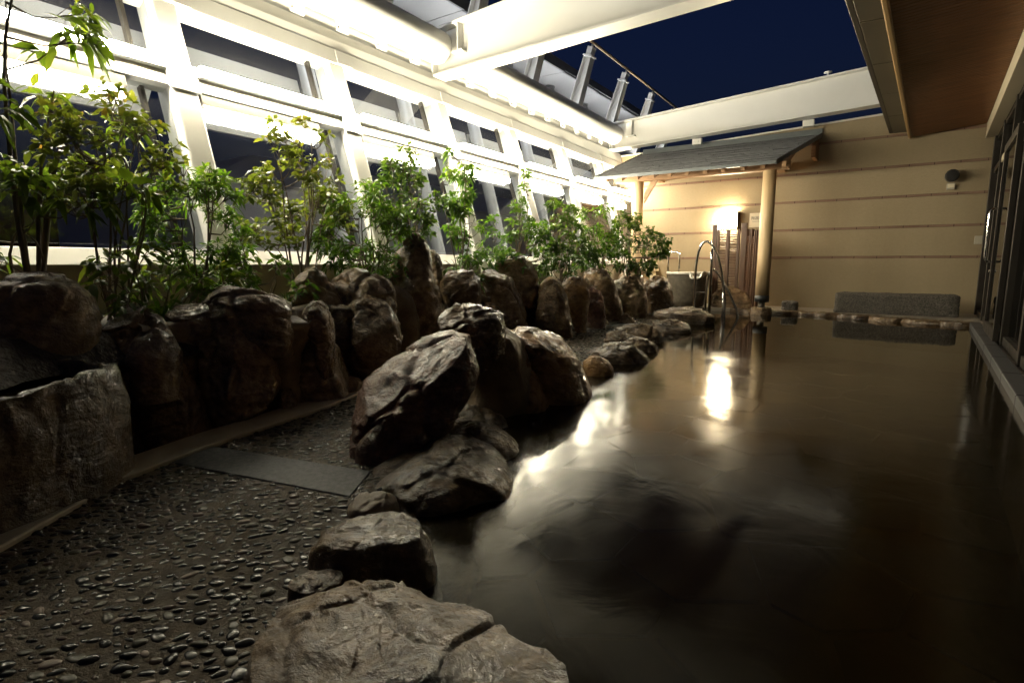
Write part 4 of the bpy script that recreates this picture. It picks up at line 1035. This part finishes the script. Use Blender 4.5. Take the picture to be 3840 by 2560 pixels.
m.hexa([(xl_(ya), ya, roof_z(ya) - 0.02), (xr_(ya), ya, roof_z(ya) - 0.02), (xr_(yb_), yb_, roof_z(yb_) - 0.02), (xl_(yb_), yb_, roof_z(yb_) - 0.02),
        (xl_(ya), ya, roof_z(ya)), (xr_(ya), ya, roof_z(ya)), (xr_(yb_), yb_, roof_z(yb_)), (xl_(yb_), yb_, roof_z(yb_))])
rf = m.build("roof_deck", M['wood_beam'], pv)
# shingle courses: every shingle a real lapped slip, joined
m = MB(); srng = random.Random(9)
nc = 17
for c in range(nc):
    y0 = ya - 0.01 + c * (1.60 / nc); y1 = y0 + 0.15
    x = xl_(y0) + 0.005 - srng.uniform(0, 0.1)
    while x < xr_(y0):
        w = srng.uniform(0.35, 0.9); xa = max(x, xl_(y0)); xb = min(x + w - 0.006, xr_(y0))
        if xb - xa > 0.02:
            l0 = srng.uniform(0.0, 0.006)
            zt0 = roof_z(y0) + 0.017 + l0; zt1 = roof_z(y1) + 0.006
            yj = y0 - srng.uniform(0, 0.012)
            m.hexa([(xa, yj, zt0 - 0.012), (xb, yj, zt0 - 0.012), (xb, y1, zt1 - 0.006), (xa, y1, zt1 - 0.006), (xa, yj, zt0), (xb, yj, zt0), (xb, y1, zt1), (xa, y1, zt1)])
        x += w
sh = m.build("shingles", M['slate'], rf); sh["kind"] = "stuff"
m = MB(); m.hexa([(xl_(ya) - 0.012, ya - 0.022, roof_z(ya) - 0.035), (xr_(ya) + 0.012, ya - 0.022, roof_z(ya) - 0.035), (xr_(ya) + 0.012, ya - 0.006, roof_z(ya) - 0.035), (xl_(ya) - 0.012, ya - 0.006, roof_z(ya) - 0.035),
                  (xl_(ya) - 0.012, ya - 0.022, roof_z(ya) + 0.012), (xr_(ya) + 0.012, ya - 0.022, roof_z(ya) + 0.012), (xr_(ya) + 0.012, ya - 0.006, roof_z(ya) + 0.012), (xl_(ya) - 0.012, ya - 0.006, roof_z(ya) + 0.012)])
m.build("eave_flashing", M['slate_trim'], rf)
for fx_, sg in ((xr_, 1), (xl_, -1)):
    m = MB(); o1, o2 = (0.002, 0.022) if sg > 0 else (-0.022, -0.002)
    m.hexa([(fx_(ya) + o1, ya, roof_z(ya) - 0.04), (fx_(ya) + o2, ya, roof_z(ya) - 0.04), (fx_(yb_) + o2, yb_, roof_z(yb_) - 0.04), (fx_(yb_) + o1, yb_, roof_z(yb_) - 0.04),
            (fx_(ya) + o1, ya, roof_z(ya) + 0.03), (fx_(ya) + o2, ya, roof_z(ya) + 0.03), (fx_(yb_) + o2, yb_, roof_z(yb_) + 0.03), (fx_(yb_) + o1, yb_, roof_z(yb_) + 0.03)])
    m.build("verge_flashing", M['slate_trim'], rf)
MB().box(-4.0, -1.01, 10.36, 10.392, roof_z(10.3) - 0.02, roof_z(10.36) + 0.10).build("wall_flashing", M['slate_trim'], rf)
m = MB(); m.hexa([(-1.10, 9.95, 2.42), (-1.04, 9.95, 2.42), (-1.04, 10.39, 2.42), (-1.10, 10.39, 2.42), (-1.10, 9.95, 2.60), (-1.04, 9.95, 2.60), (-1.04, 10.39, 2.76), (-1.10, 10.39, 2.76)])
m.build("barge_board", M['wood_beam'], pv, 0.003)
# footing stone below the free post
fst = poly_rock("footing_stone", ROCKM['dark'], [(-1.67, 9.12), (-1.45, 9.09), (-1.42, 9.27), (-1.48, 9.32), (-1.66, 9.30)], 0.11, -0.1, 360, 0.0, 80, 20, (0, 0), 0.5, 1.08, None, 0.2)
tag(fst, "dark stone footing under the free standing shelter post", "stone")
# ceramic tub
tb = thing("ceramic_tub", "round glazed stoneware tub with pouring lip under the shelter", "tub", (-2.76, 9.45, 0.05))
tc = (-2.76, 9.45, 0.05)
MB().lathe([(0.20, 0.0), (0.255, 0.02), (0.285, 0.12), (0.315, 0.28), (0.335, 0.44), (0.345, 0.545), (0.345, 0.55), (0.31, 0.55), (0.305, 0.44), (0.27, 0.2), (0.0, 0.12)], tc, 64).build("body", M['tub'], tb)
MB().lathe([(0.346, 0.535), (0.372, 0.552), (0.378, 0.572), (0.366, 0.590), (0.335, 0.590), (0.312, 0.572), (0.312, 0.552)], tc, 64).build("rim", M['tub_rim'], tb)
m = MB(); m.extrude([(-2.66, 9.10, 0.655), (-2.64, 9.06, 0.56), (-2.60, 9.03, 0.535), (-2.50, 9.03, 0.535), (-2.45, 9.07, 0.56), (-2.43, 9.12, 0.655), (-2.465, 9.11, 0.64), (-2.49, 9.08, 0.575), (-2.60, 9.07, 0.575), (-2.63, 9.10, 0.64)], (0.02, 0.10, 0))
m.build("pouring_lip", M['tub_rim'], tb, 0.01, 3)
MB().add([(tc[0] + 0.31 * math.cos(a), tc[1] + 0.31 * math.sin(a), tc[2] + 0.53) for a in [2 * math.pi * k / 40 for k in range(40)]], [tuple(range(40))]).build("tub_water", M['basin_water'], tb)
MB().tube([(-2.53, 9.02, 0.54), (-2.53, 9.015, 0.06)], 0.0035, 8).build("trickle", M['basin_water'], tb)
gh = thing("grab_rail", "small chrome grab rail standing behind the stoneware tub", "grab rail", (-3.1, 9.85, 0.05))
MB().tube([(-3.26, 9.85, 0.05), (-3.26, 9.85, 0.93), (-3.25, 9.85, 0.965), (-3.22, 9.85, 0.985), (-3.10, 9.85, 0.985), (-3.07, 9.85, 0.965), (-3.06, 9.85, 0.93), (-3.06, 9.85, 0.05)], 0.019, 14).build("rail", M['chrome'], gh)
# cream cabinet in the corner
cb = thing("cream_cabinet", "small cream wedge topped cabinet by the corner post", "cabinet", (-3.85, 10.2, 0.05))
MB().extrude([(-3.95, 10.10, 0.64), (-3.60, 10.10, 0.64), (-3.64, 10.10, 0.80), (-3.95, 10.10, 0.83)], (0, 0.27, 0)).build("lid", M['ivory'], cb, 0.006)
MB().box(-3.95, -3.66, 10.13, 10.37, 0.05, 0.639).build("box", M['ivory'], cb, 0.006)

# bamboo screen, two leaves
bs = thing("bamboo_screen", "brown folding bamboo screen in front of the wall lamp", "screen", (-2.1, 9.9, 0.05))
slat_me = MB().tube([(-0.5, 0, 0), (0.5, 0, 0)], 1.0, 7).mesh("slat", M['bamboo'])
brng = random.Random(21)
def leaf_panel(a, b, htop, posts, step):
    a = Vector(a); b = Vector(b); d = (b - a); L = d.length; d.normalize(); nrm = Vector((-d.y, d.x, 0)); ang = math.atan2(d.y, d.x)
    for (t, w, h) in posts:
        c = a + d * (t * L)
        MB().obox((c.x, c.y, 0.05 + h / 2), d * w, nrm * 0.026, (0, 0, h / 2)).build("post", M['wood_dark'], bs, 0.004)
    for (t0, t1) in zip(posts[:-1], posts[1:]):
        s0 = t0[0] * L + t0[1]; s1 = t1[0] * L - t1[1]
        if s1 - s0 < 0.04: continue
        z = 0.16
        while z < htop - 0.02:
            o = bpy.data.objects.new("slat", slat_me); C.objects.link(o)
            c = a + d * ((s0 + s1) / 2)
            mw = Matrix.Translation((c.x, c.y, z)) @ Matrix.Rotation(ang, 4, 'Z') @ Matrix.Rotation(brng.gauss(0, 0.008), 4, 'Y') @ Matrix.Diagonal((s1 - s0, 0.011, brng.uniform(0.0108, 0.0128), 1))
            attach(o, bs); o.matrix_basis = mw
            z += step * brng.choice((1, 1, 1, 1.12, 0.92))
leaf_panel((-2.50, 9.92, 0), (-1.985, 9.90, 0), 1.30, [(0.04, 0.038, 1.39), (0.16, 0.018, 1.30), (0.47, 0.028, 1.30), (0.80, 0.022, 1.30), (0.96, 0.042, 1.40)], 0.0275)
leaf_panel((-1.955, 9.90, 0), (-1.70, 9.62, 0), 1.25, [(0.03, 0.012, 1.30), (0.30, 0.012, 1.29), (0.42, 0.014, 1.29), (0.66, 0.012, 1.27), (0.80, 0.012, 1.27), (0.97, 0.016, 1.27)], 0.0265)

# wall lamp, sign, fittings
wl_ = thing("wall_lamp", "glowing square warm wall lamp above the bamboo screen", "wall lamp", (-2.36, YW, 1.38))
MB().box(-2.52, -2.20, YW - 0.03, YW - 0.0065, 1.375, 1.675).build("back_plate", M['wood_dark'], wl_, 0.003)
MB().box(-2.505, -2.215, YW - 0.13, YW - 0.031, 1.39, 1.66).build("shade", M['lamp'], wl_, 0.012)
MB().box(-2.212, -2.200, YW - 0.135, YW - 0.031, 1.375, 1.675).build("frame_bar", M['wood_dark'], wl_)
MB().box(-2.52, -2.2125, YW - 0.135, YW - 0.125, 1.375, 1.388).build("frame_bar", M['wood_dark'], wl_)
sg_ = thing("wall_sign", "pale rectangular sign with dark lettering beside the wall lamp", "sign", (-1.87, YW, 1.4))
MB().box(-2.03, -1.72, YW - 0.016, YW - 0.0065, 1.405, 1.645).build("plate", M['ivory'], sg_, 0.002)
def text(body, size, loc, par, name="lettering"):
    cu = bpy.data.curves.new(name, 'FONT'); cu.body = body; cu.size = size; cu.extrude = 0.0006; cu.align_x = 'LEFT'
    o = bpy.data.objects.new(name, cu); C.objects.link(o)
    o.rotation_euler = (math.pi / 2, 0, 0); o.location = loc; cu.materials.append(M['ink'])
    bpy.context.view_layer.update()
    me = bpy.data.meshes.new_from_object(o.evaluated_get(bpy.context.evaluated_depsgraph_get()))
    ob = bpy.data.objects.new(name, me); C.objects.link(ob); ob.rotation_euler = o.rotation_euler; ob.location = loc
    bpy.data.objects.remove(o); attach(ob, par); return ob
text("\u9676\u5668\u98a8\u5442", 0.064, (-2.005, YW - 0.0175, 1.535), sg_)
text("Ceramic bath", 0.024, (-1.985, YW - 0.0175, 1.495), sg_)
it = thing("call_box", "small ivory wall unit above the grab rail", "wall unit", (-3.5, YW, 0.95))
MB().box(-3.545, -3.455, YW - 0.045, YW - 0.0065, 0.975, 1.06).build("case", M['ivory'], it, 0.008)
MB().tube([(-3.50, YW - 0.03, 0.974), (-3.50, YW - 0.03, 0.945)], 0.028, 14).build("nozzle", M['greyplate'], it)
spk = thing("speaker", "round black outdoor speaker high on the cream wall", "speaker", (0.69, YW - 0.1, 2.08))
ms = MB(); prof = [(0.0, 0.0), (0.075, 0.0), (0.085, 0.02), (0.085, 0.10), (0.07, 0.125), (0.0, 0.13)]
vs, fs = [], []
for r, h in prof:
    for k in range(12):
        a = 2 * math.pi * (k + 0.5) / 12; vs.append((0.69 + r * math.cos(a), YW - 0.06 - h, 2.03 + r * math.sin(a) * 1.05))
for i in range(len(prof) - 1):
    for k in range(12): fs.append((i * 12 + k, i * 12 + (k + 1) % 12, (i + 1) * 12 + (k + 1) % 12, (i + 1) * 12 + k))
ms.add(vs, fs, False); ms.build("body", M['black'], spk)
MB().tube([(0.69, YW - 0.0065, 2.03), (0.69, YW - 0.07, 2.03)], 0.022, 10).build("mount", M['black'], spk)
jb = thing("junction_box", "small grey junction box under the black speaker", "junction box", (0.70, YW, 1.87))
MB().box(0.645, 0.745, YW - 0.045, YW - 0.0065, 1.845, 1.935).build("case", M['greyplate'], jb, 0.006)
MB().box(0.655, 0.735, YW - 0.05, YW - 0.0455, 1.87, 1.925).build("lid", M['ivory'], jb, 0.003)
so_ = thing("cover_plate", "blank grey cover plate on the wall near the glazing", "wall plate", (1.07, YW, 1.1))
MB().box(1.03, 1.12, YW - 0.022, YW - 0.0065, 1.055, 1.175).build("plate", M['greyplate'], so_, 0.008)
# granite bench
def rough_block(name, mat, x0, x1, y0, y1, z0, z1, seed, n=(70, 22, 18), amp=0.012, rnd=0.035):
    bm = bmesh.new(); bmesh.ops.create_cube(bm, size=2.0); me = bpy.data.meshes.new(name)
    bmesh.ops.subdivide_edges(bm, edges=bm.edges[:], cuts=28, use_grid_fill=True)
    hx, hy, hz = (x1 - x0) / 2, (y1 - y0) / 2, (z1 - z0) / 2
    for v in bm.verts:
        p = Vector((v.co.x * hx, v.co.y * hy, v.co.z * hz))
        c = Vector((max(-hx + rnd, min(hx - rnd, p.x)), max(-hy + rnd, min(hy - rnd, p.y)), max(-hz + rnd, min(hz - rnd, p.z))))
        d = p - c
        if d.length > 1e-6: p = c + d.normalized() * min(d.length, rnd)
        nn = d.normalized() if d.length > 1e-6 else Vector((0, 0, 1))
        v.co = p + nn * amp * (noise.fractal(p * 14 + Vector((seed, 0, 0)), 0.8, 2.1, 4) + 0.8 * noise.fractal(p * 3.5 + Vector((0, seed, 0)), 0.8, 2.1, 2))
    bm.to_mesh(me); bm.free(); me.materials.append(mat); me.polygons.foreach_set("use_smooth", [True] * len(me.polygons))
    o = bpy.data.objects.new(name, me); C.objects.link(o); o.location = ((x0 + x1) / 2, (y0 + y1) / 2, (z0 + z1) / 2); return o
tag(rough_block("stone_bench", M['bench'], -0.60, 0.88, 9.58, 9.95, 0.03, 0.345, 3), "long low rough granite bench on the deck before the cream wall", "bench")
tag(rough_block("small_block", M['bench'], -1.32, -1.10, 9.62, 9.82, 0.03, 0.19, 8), "small grey granite block on the deck beside the shelter post", "stone block")
# steel handrails at the pool steps
hr = thing("pool_handrail", "polished steel arched handrail leading into the pool", "handrail", (-2.3, 8.5, 0.0))
r1 = [(-2.388, 0.02), (-2.388, 0.107), (-2.386, 0.45), (-2.384, 0.728), (-2.368, 0.865), (-2.352, 0.96), (-2.327, 1.034), (-2.298, 1.083), (-2.262, 1.107), (-2.225, 1.105), (-2.19, 1.083), (-2.152, 1.042), (-2.117, 0.994), (-2.08, 0.918), (-2.05, 0.833), (-2.003, 0.647), (-1.963, 0.438), (-1.938, 0.244), (-1.934, 0.01), (-1.93, -0.5)]
MB().tube([(x, 8.50, z) for x, z in r1], 0.0185, 16).build("rail", M['chrome'], hr)
r2 = [(-2.250, 0.02), (-2.245, 0.30), (-2.238, 0.50), (-2.222, 0.60), (-2.19, 0.665), (-2.15, 0.69), (-2.11, 0.66), (-2.05, 0.585), (-1.98, 0.47), (-1.92, 0.37), (-1.86, 0.25), (-1.80, 0.12), (-1.77, 0.03), (-1.765, -0.5)]
MB().tube([(x, 8.62, z) for x, z in r2], 0.0185, 16).build("rail", M['chrome'], hr)
MB().tube([(-2.155, 8.50, -0.4), (-2.155, 8.50, 0.80), (-2.155, 8.50, 0.985)], 0.021, 14).build("post", M['chrome'], hr)
MB().tube([(-2.155, 8.50, 0.984), (-2.150, 8.50, 1.035)], 0.010, 10).build("pin", M['chrome'], hr)
MB().tube([(-1.985, 8.62, -0.4), (-1.985, 8.62, 0.475)], 0.019, 14).build("post", M['chrome'], hr)
MB().tube([(-2.387, 8.50, 0.345), (-2.246, 8.62, 0.335)], 0.012, 12).build("crossbar", M['chrome'], hr)

# ------------------------------------------------------------------ planting
def make_leaves(bases, dirs, lens, wid, droop, tones, name, mat, parent):
    n = len(bases)
    B = np.array(bases); D = np.array(dirs); D /= np.linalg.norm(D, axis=1, keepdims=True) + 1e-9
    Lh = np.array(lens)[:, None]
    wid = wid * np.random.RandomState(n).uniform(0.65, 1.35, (n, 1))
    upv = np.array([0, 0, 1.0])
    S = np.cross(D, upv); sl = np.linalg.norm(S, axis=1, keepdims=True); S = np.where(sl < 1e-3, np.array([[1.0, 0, 0]]), S / (sl + 1e-9))
    nr = np.random.RandomState(len(name) + n)
    ro = nr.normal(0, 0.55, (n, 1)); U = np.cross(S, D)
    S2 = S * np.cos(ro) + U * np.sin(ro); U2 = np.cross(S2, D)
    dr = np.array(droop)[:, None] if hasattr(droop, '__len__') else np.full((n, 1), droop)
    def pt(t, s, lift):
        return B + D * Lh * t + S2 * Lh * wid * s + U2 * Lh * lift - upv * Lh * dr * t * t
    V = np.stack([pt(0, 0, 0), pt(.32, -.5, .035), pt(.32, 0, -.02), pt(.32, .5, .035), pt(.68, -.42, .03), pt(.68, 0, -.02), pt(.68, .42, .03), pt(1, 0, 0)], 1).reshape(-1, 3)
    base = [(0, 2, 1), (0, 3, 2), (1, 2, 5, 4), (2, 3, 6, 5), (4, 5, 7), (5, 6, 7)]
    faces = [tuple(i * 8 + k for k in f) for i in range(n) for f in base]
    me = bpy.data.meshes.new(name); me.from_pydata(V.tolist(), [], faces)
    me.polygons.foreach_set("use_smooth", [True] * len(faces))
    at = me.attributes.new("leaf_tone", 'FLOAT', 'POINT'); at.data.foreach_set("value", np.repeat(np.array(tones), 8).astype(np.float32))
    me.materials.append(mat); me.update()
    o = bpy.data.objects.new(name, me); C.objects.link(o); attach(o, parent); return o

def shrub(name, label, base, top, envs, seed, tone, leaf=(0.05, 0.075), wid=0.36, droop=0.35, stems=5, tips=120, whorl=7, cat="shrub", trunk_r=0.0075, crown_from=0.25, single=False, group="shrubs in the planting bed"):
    """envs: ellipsoids (dx, dy, dz, rx, ry, rz) relative to base that hold the foliage; tips spread unevenly through them"""
    r = random.Random(seed)
    bx0, by0, bz0 = base
    t = thing(name, label, cat, base, group)
    B = Vector(base)
    wood = MB()
    # main stems
    mains = []
    H = top - bz0
    for k in range(stems):
        e = envs[k % len(envs)]
        tgt = B + Vector((e[0] + e[3] * r.uniform(-0.6, 0.6), e[1] + e[4] * r.uniform(-0.6, 0.6), e[2] + e[5] * r.uniform(0.1, 0.9)))
        st = B + (Vector((r.uniform(-0.05, 0.05), r.uniform(-0.05, 0.05), -0.06)) if not single else Vector((0, 0, -0.06)))
        pts = []
        bend = Vector((r.uniform(-0.06, 0.06), r.uniform(-0.06, 0.06), 0))
        for i in range(9):
            f = i / 8; p = st.lerp(tgt, f); p = p + bend * math.sin(f * math.pi) + Vector((r.uniform(-0.006, 0.006), r.uniform(-0.006, 0.006), 0))
            p.z += 0.12 * H * math.sin(f * math.pi) * 0.5
            pts.append(p)
        r0 = trunk_r * r.uniform(0.7, 1.15) * (1.9 if single and k == 0 else 1)
        wood.tube(pts, [r0 * (1 - 0.75 * i / 8) for i in range(9)], 6, False); mains.append(pts)
    bases, dirs, lens, tones, drs = [], [], [], [], []
    vol = [e[3] * e[4] * e[5] for e in envs]; tot = sum(vol)
    clumps = []
    for e, v in zip(envs, vol):
        for q in range(max(3, int(round(tips / 3.6 * v / tot)))):
            while True:
                u = Vector((r.uniform(-1, 1), r.uniform(-1, 1), r.uniform(-1, 1)))
                if 0.25 < u.length < 1: break
            u = u.normalized() * u.length ** 0.6
            clumps.append(B + Vector((e[0] + u.x * e[3], e[1] + u.y * e[4], e[2] + u.z * e[5])))
    for cl in clumps:
        m_ = min(mains, key=lambda P: min((p - cl).length for p in P))
        # nearest point lower than the clump
        cand = [p for p in m_ if p.z < cl.z] or [m_[0]]
        a = min(cand, key=lambda p: (p - cl).length)
        mid = a.lerp(cl, 0.55) + Vector((r.uniform(-.02, .02), r.uniform(-.02, .02), -0.02))
        wood.tube([a, mid, cl], [0.005, 0.0036, 0.0024], 5, False)
        sc = r.uniform(0.0, 1.0)
        for s in range(r.choice((5, 6, 7))):
            d = (cl - mid).normalized() + Vector((r.gauss(0, 0.75), r.gauss(0, 0.75), r.gauss(0.30, 0.5))); d.normalize()
            ln = r.uniform(0.05, 0.12) * (0.6 + leaf[1] * 6)
            tip = cl + d * ln
            wood.tube([cl, cl.lerp(tip, 0.5) + Vector((0, 0, 0.006)), tip], [0.0022, 0.0017, 0.001], 4, False)
            nl = max(3, int(whorl + r.gauss(0, 1.2)))
            for k in range(nl):
                f = r.uniform(0.35, 1.0) if k > nl * 0.55 else 1.0
                p = cl.lerp(tip, f)
                az = 2 * math.pi * k / nl + r.uniform(-0.5, 0.5)
                o1 = d.orthogonal().normalized(); o2 = d.cross(o1)
                ld = (o1 * math.cos(az) + o2 * math.sin(az)) * r.uniform(0.6, 1.2) + d * r.uniform(0.15, 0.9)
                bases.append(tuple(p)); dirs.append(tuple(ld)); lens.append(r.uniform(*leaf)); drs.append(droop * r.uniform(0.3, 1.6))
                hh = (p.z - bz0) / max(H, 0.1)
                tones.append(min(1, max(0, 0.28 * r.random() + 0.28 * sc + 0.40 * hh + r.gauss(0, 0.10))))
    wood.build("stems", M['bark'], t)
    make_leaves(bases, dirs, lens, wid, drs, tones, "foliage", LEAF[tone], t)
    return t

# frame of the plants as seen along the bed: dx towards the pool, dy along the bed
shrub("young_tree", "slender young tree with large drooping leaves beside the smooth boulder", (-3.15, 0.83, 0.55), 2.2,
      [(0.03, 0.10, 0.70, 0.22, 0.34, 0.36), (-0.02, 0.06, 1.30, 0.16, 0.20, 0.34), (0.05, -0.10, 0.30, 0.2, 0.3, 0.16)], 1, 'yellow', (0.065, 0.115), 0.34, 0.75, 6, 70, 6, "tree", 0.013, single=True)
shrub("shrub", "broad olive shrub with russet young tips against the dark window pane", (-3.10, 1.12, 0.52), 1.6,
      [(0.02, 0.02, 0.70, 0.20, 0.27, 0.24), (0.0, 0.10, 0.90, 0.12, 0.15, 0.14), (0.05, -0.10, 0.62, 0.18, 0.18, 0.18)], 2, 'olive', (0.030, 0.058), 0.46, 0.3, 9, 150, 6)
shrub("shrub", "fine leaved bright green shrub in front of the white column", (-3.15, 1.52, 0.52), 1.3,
      [(0.0, 0.04, 0.44, 0.18, 0.26, 0.30), (0.0, 0.12, 0.70, 0.10, 0.14, 0.16), (0.02, 0.16, 0.2, 0.14, 0.18, 0.16)], 3, 'green', (0.035, 0.065), 0.24, 0.45, 7, 150, 10)
shrub("shrub", "low leafy shrub spilling over the rocks below the olive shrub", (-2.95, 1.22, 0.50), 0.85,
      [(0.04, 0.0, 0.16, 0.20, 0.36, 0.14)], 4, 'yellow', (0.05, 0.085), 0.38, 0.5, 6, 42, 6)
shrub("shrub", "tall many stemmed shrub with one high sprig before the middle panes", (-3.28, 2.30, 0.52), 1.85,
      [(0.0, -0.02, 0.58, 0.24, 0.40, 0.30), (0.0, 0.05, 1.06, 0.14, 0.16, 0.22), (0.0, -0.18, 0.88, 0.1, 0.14, 0.2), (0.0, 0.26, 0.80, 0.12, 0.14, 0.2)], 5, 'olive', (0.032, 0.062), 0.48, 0.25, 10, 180, 7)
shrub("shrub", "dense rounded bright green shrub beside the tallest boulder", (-3.15, 2.80, 0.52), 1.3,
      [(0.0, 0.0, 0.38, 0.26, 0.36, 0.32), (0.0, -0.05, 0.62, 0.16, 0.24, 0.14)], 6, 'green', (0.04, 0.075), 0.26, 0.4, 8, 210, 10)
shrub("shrub", "low green shrub below the many stemmed shrub", (-3.05, 1.86, 0.50), 0.85,
      [(0.0, 0.02, 0.16, 0.18, 0.26, 0.15)], 7, 'green', (0.045, 0.07), 0.34, 0.35, 5, 45, 7)
shrub("shrub", "dark narrow shrub rising behind the tallest boulder", (-3.35, 3.42, 0.52), 1.75,
      [(0.0, -0.02, 0.70, 0.20, 0.30, 0.30), (0.0, -0.08, 1.05, 0.12, 0.16, 0.16)], 8, 'dark', (0.04, 0.07), 0.42, 0.35, 7, 120, 7)
shrub("shrub", "tall upright shrub with light green top past the tallest boulder", (-3.25, 3.98, 0.52), 1.85,
      [(0.0, -0.04, 0.96, 0.18, 0.30, 0.26), (0.0, 0.12, 0.56, 0.16, 0.22, 0.32), (0.0, 0.02, 0.20, 0.18, 0.32, 0.18)], 9, 'green', (0.045, 0.08), 0.38, 0.6, 7, 140, 7)
shrub("shrub", "loose light green shrub with a thin top sprig before the far panes", (-3.22, 4.86, 0.52), 1.75,
      [(0.0, -0.02, 0.42, 0.24, 0.42, 0.34), (0.0, 0.12, 0.96, 0.10, 0.10, 0.20)], 10, 'green', (0.04, 0.075), 0.38, 0.35, 8, 140, 7)
shrub("shrub", "full dark green shrub behind the double topped boulder", (-3.20, 5.75, 0.52), 1.6,
      [(0.04, 0.0, 0.42, 0.28, 0.52, 0.36), (0.0, 0.05, 0.84, 0.16, 0.28, 0.18)], 11, 'dark', (0.04, 0.075), 0.42, 0.35, 9, 190, 7)
shrub("shrub", "mid green shrub just behind the shrub by the shelter post", (-3.18, 6.70, 0.52), 1.65,
      [(0.04, 0.0, 0.46, 0.28, 0.52, 0.38), (0.0, 0.0, 0.92, 0.14, 0.26, 0.16)], 12, 'green', (0.04, 0.075), 0.42, 0.35, 8, 170, 7)
shrub("shrub", "bushy dark green shrub leaning out beside the shelter post", (-2.98, 7.30, 0.50), 1.5,
      [(0.14, 0.0, 0.46, 0.36, 0.50, 0.36), (0.0, 0.0, 0.80, 0.2, 0.3, 0.18)], 13, 'dark', (0.04, 0.075), 0.42, 0.35, 9, 200, 7)

def grass(base, seed, label):
    r = random.Random(seed); t = thing("grass_tuft", label, "grass tuft", base, "grass tufts among the rocks")
    b, d, l, tn, dr = [], [], [], [], []
    for k in range(34):
        a = r.uniform(0, 6.28); b.append((base[0] + r.uniform(-.02, .02), base[1] + r.uniform(-.02, .02), base[2])); d.append((math.cos(a) * r.uniform(.2, .9), math.sin(a) * r.uniform(.2, .9), 1)); l.append(r.uniform(.10, .20)); tn.append(r.random()); dr.append(r.uniform(.1, .8))
    make_leaves(b, d, l, 0.05, dr, tn, "blades", LEAF['green'], t)
grass((-2.85, 1.22, 0.50), 1, "grass tuft with arching blades above the pitted boulder")
grass((-3.05, 2.02, 0.50), 2, "grass tuft growing beside the small peaked rock")
grass((-3.1, 5.2, 0.5), 3, "grass tuft in the gap past the grey dome boulder")
